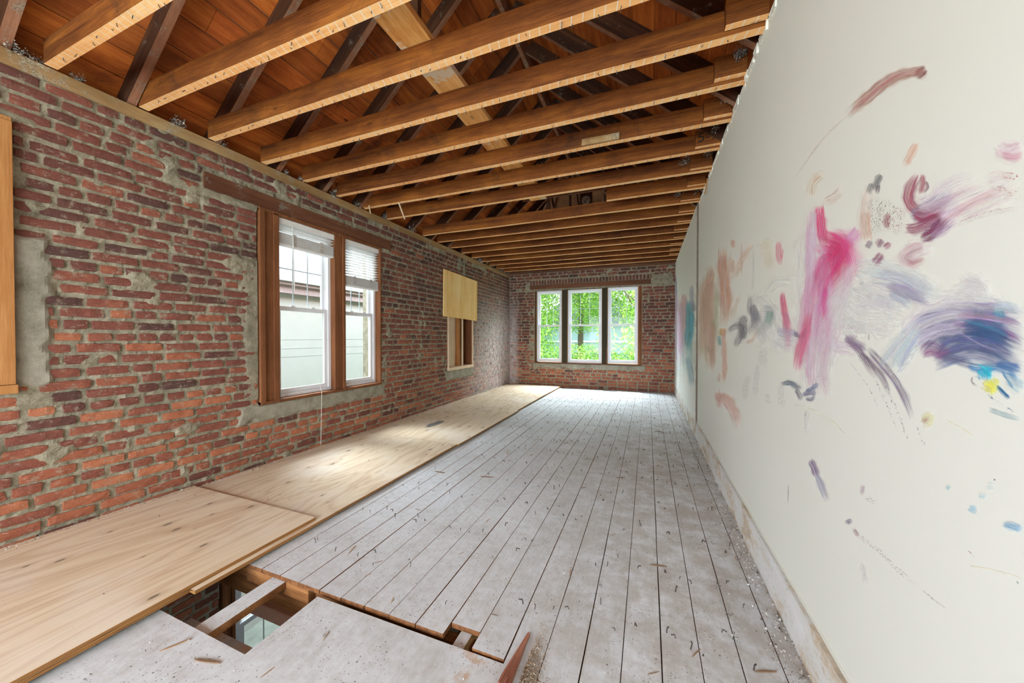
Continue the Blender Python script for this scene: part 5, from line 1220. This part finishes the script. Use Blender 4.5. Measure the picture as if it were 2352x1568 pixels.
b = MB(); b.box(-2.40, -2.24, -6.2, 10.4, 1.92, 2.07); b.box(-2.45, -2.17, -6.2, 10.4, 2.05, 2.10); part(b, 'fascia', M['fascia'], root)
b = MB(); b.box(-2.36, -2.12, -6.2, 10.4, 2.102, 2.165); part(b, 'gutter', M['gutter'], root)
b = MB(); b.extrude([(-2.16, 2.17), (-5.2, 6.05), (-8.2, 2.17)], 1, -6.3, 10.5); part(b, 'roof', M['shingle'], root)
b = MB(); b.bar((-2.35, 4.86, 0.2), (-2.35, 4.86, 1.95), .02, .02); part(b, 'downpipe', M['fascia'], root)
root = empty('pale_house', (1, 24, -3.3)); tag(root, 'pale blue house behind the trees outside the middle far window', 'house')
b = MB(); b.box(-3.0, 3.2, 21, 27, -3.3, 2.0); part(b, 'siding', M['pale_blue'], root)
b = MB(); b.extrude([(-3.4, 2.0), (3.6, 2.0), (0.1, 4.6)], 1, 20.7, 27.3); part(b, 'roof', M['shingle'], root)
b = MB(); b.box(-3.02, 3.22, 20.94, 21.0, 0.9, 1.0); b.box(-3.02, 3.22, 20.92, 21.0, 1.9, 2.0); part(b, 'trim_band', M['vinyl'], root)

def tree(name, loc, rad, h0, n, seed, label, leafs=(0.06, 0.115)):
    root = empty(name, (loc[0], loc[1], -3.3)); tag(root, label, 'tree', 'leafy trees outside the far windows')
    r = random.Random(seed); b = MB(); cx, cy_, cz = loc[0], loc[1], h0
    def limb(p, q, w0, w1):
        p = Vector(p); q = Vector(q); d = (q-p).normalized(); s = d.orthogonal().normalized(); t = d.cross(s); k = len(b.v)
        for (c, w) in ((p, w0), (q, w1)):
            for i in range(7): a = 2*math.pi*i/7; b.v.append(tuple(c+(s*math.cos(a)+t*math.sin(a))*w)); b.col.append((1, 1, 1, 1))
        for i in range(7): b.f.append((k+i, k+(i+1) % 7, k+7+(i+1) % 7, k+7+i)); b.mi.append(0)
    limb((cx, cy_, -3.3), (cx+.1, cy_, cz-rad[2]*.4), .16, .10)
    tips = []
    for i in range(9):
        a = r.uniform(0, 6.28); q = (cx+math.cos(a)*rad[0]*.7, cy_+math.sin(a)*rad[1]*.7, cz+r.uniform(-.5, .8)*rad[2]); p = (cx+.1, cy_, cz-rad[2]*r.uniform(.0, .6)); limb(p, q, .06, .015); tips.append(q)
    part(b, 'trunk', M['bark'], root)
    b = MB()
    for i in range(n):
        d = Vector((r.gauss(0, 1), r.gauss(0, 1), r.gauss(0, 1))).normalized()*(r.random()**.45)
        if noise.noise(Vector((d.x*rad[0]*.9+seed, d.y*rad[1]*.9, d.z*rad[2]*.9))) < -0.16: continue
        c = Vector((cx+d.x*rad[0], cy_+d.y*rad[1], cz+d.z*rad[2])); s = r.uniform(*leafs)*.5
        nn = Vector((r.gauss(0, .7), r.gauss(0, .7)-.3, r.gauss(0, .7)+.6)).normalized(); u = nn.orthogonal().normalized(); u.rotate(Matrix.Rotation(r.uniform(0, 6.28), 3, nn)); v = nn.cross(u)
        col = (min(1, max(0, r.gauss(.48, .24))), 0, 0, 1)
        b.poly([c+u*s, c+(u*.25+v*.55)*s, c-u*.75*s+v*.25*s, c-u*s, c+(-u*.2-v*.6)*s, c+(u*.5-v*.4)*s], 0, col)
    part(b, 'foliage', M['leaf'], root); return root
tree('maple_tree', (-2.9, 13.2, 0), (2.9, 2.2, 3.4), 1.4, 40000, 1, 'bright green leafy tree outside the left pane of the far windows')
tree('maple_tree', (0.6, 14.6, 0), (3.0, 2.2, 2.4), 3.75, 42000, 2, 'yellow green leafy tree outside the upper middle far window')
tree('maple_tree', (4.0, 12.4, 0), (2.4, 2.0, 3.4), 1.5, 40000, 3, 'darker green leafy tree outside the right pane of the far windows')
tree('maple_tree', (0.9, 12.6, 0), (2.4, 1.3, 1.75), -0.75, 26000, 4, 'low bushy tree outside the lower middle far window')
tree('maple_tree', (-5.5, 18, 0), (4, 3, 5), 2, 9000, 5, 'large green tree further behind at the left of the far windows', (0.18, 0.32))
tree('maple_tree', (6.0, 18, 0), (4, 3, 5), 2, 9000, 6, 'large green tree further behind at the right of the far windows', (0.18, 0.32))
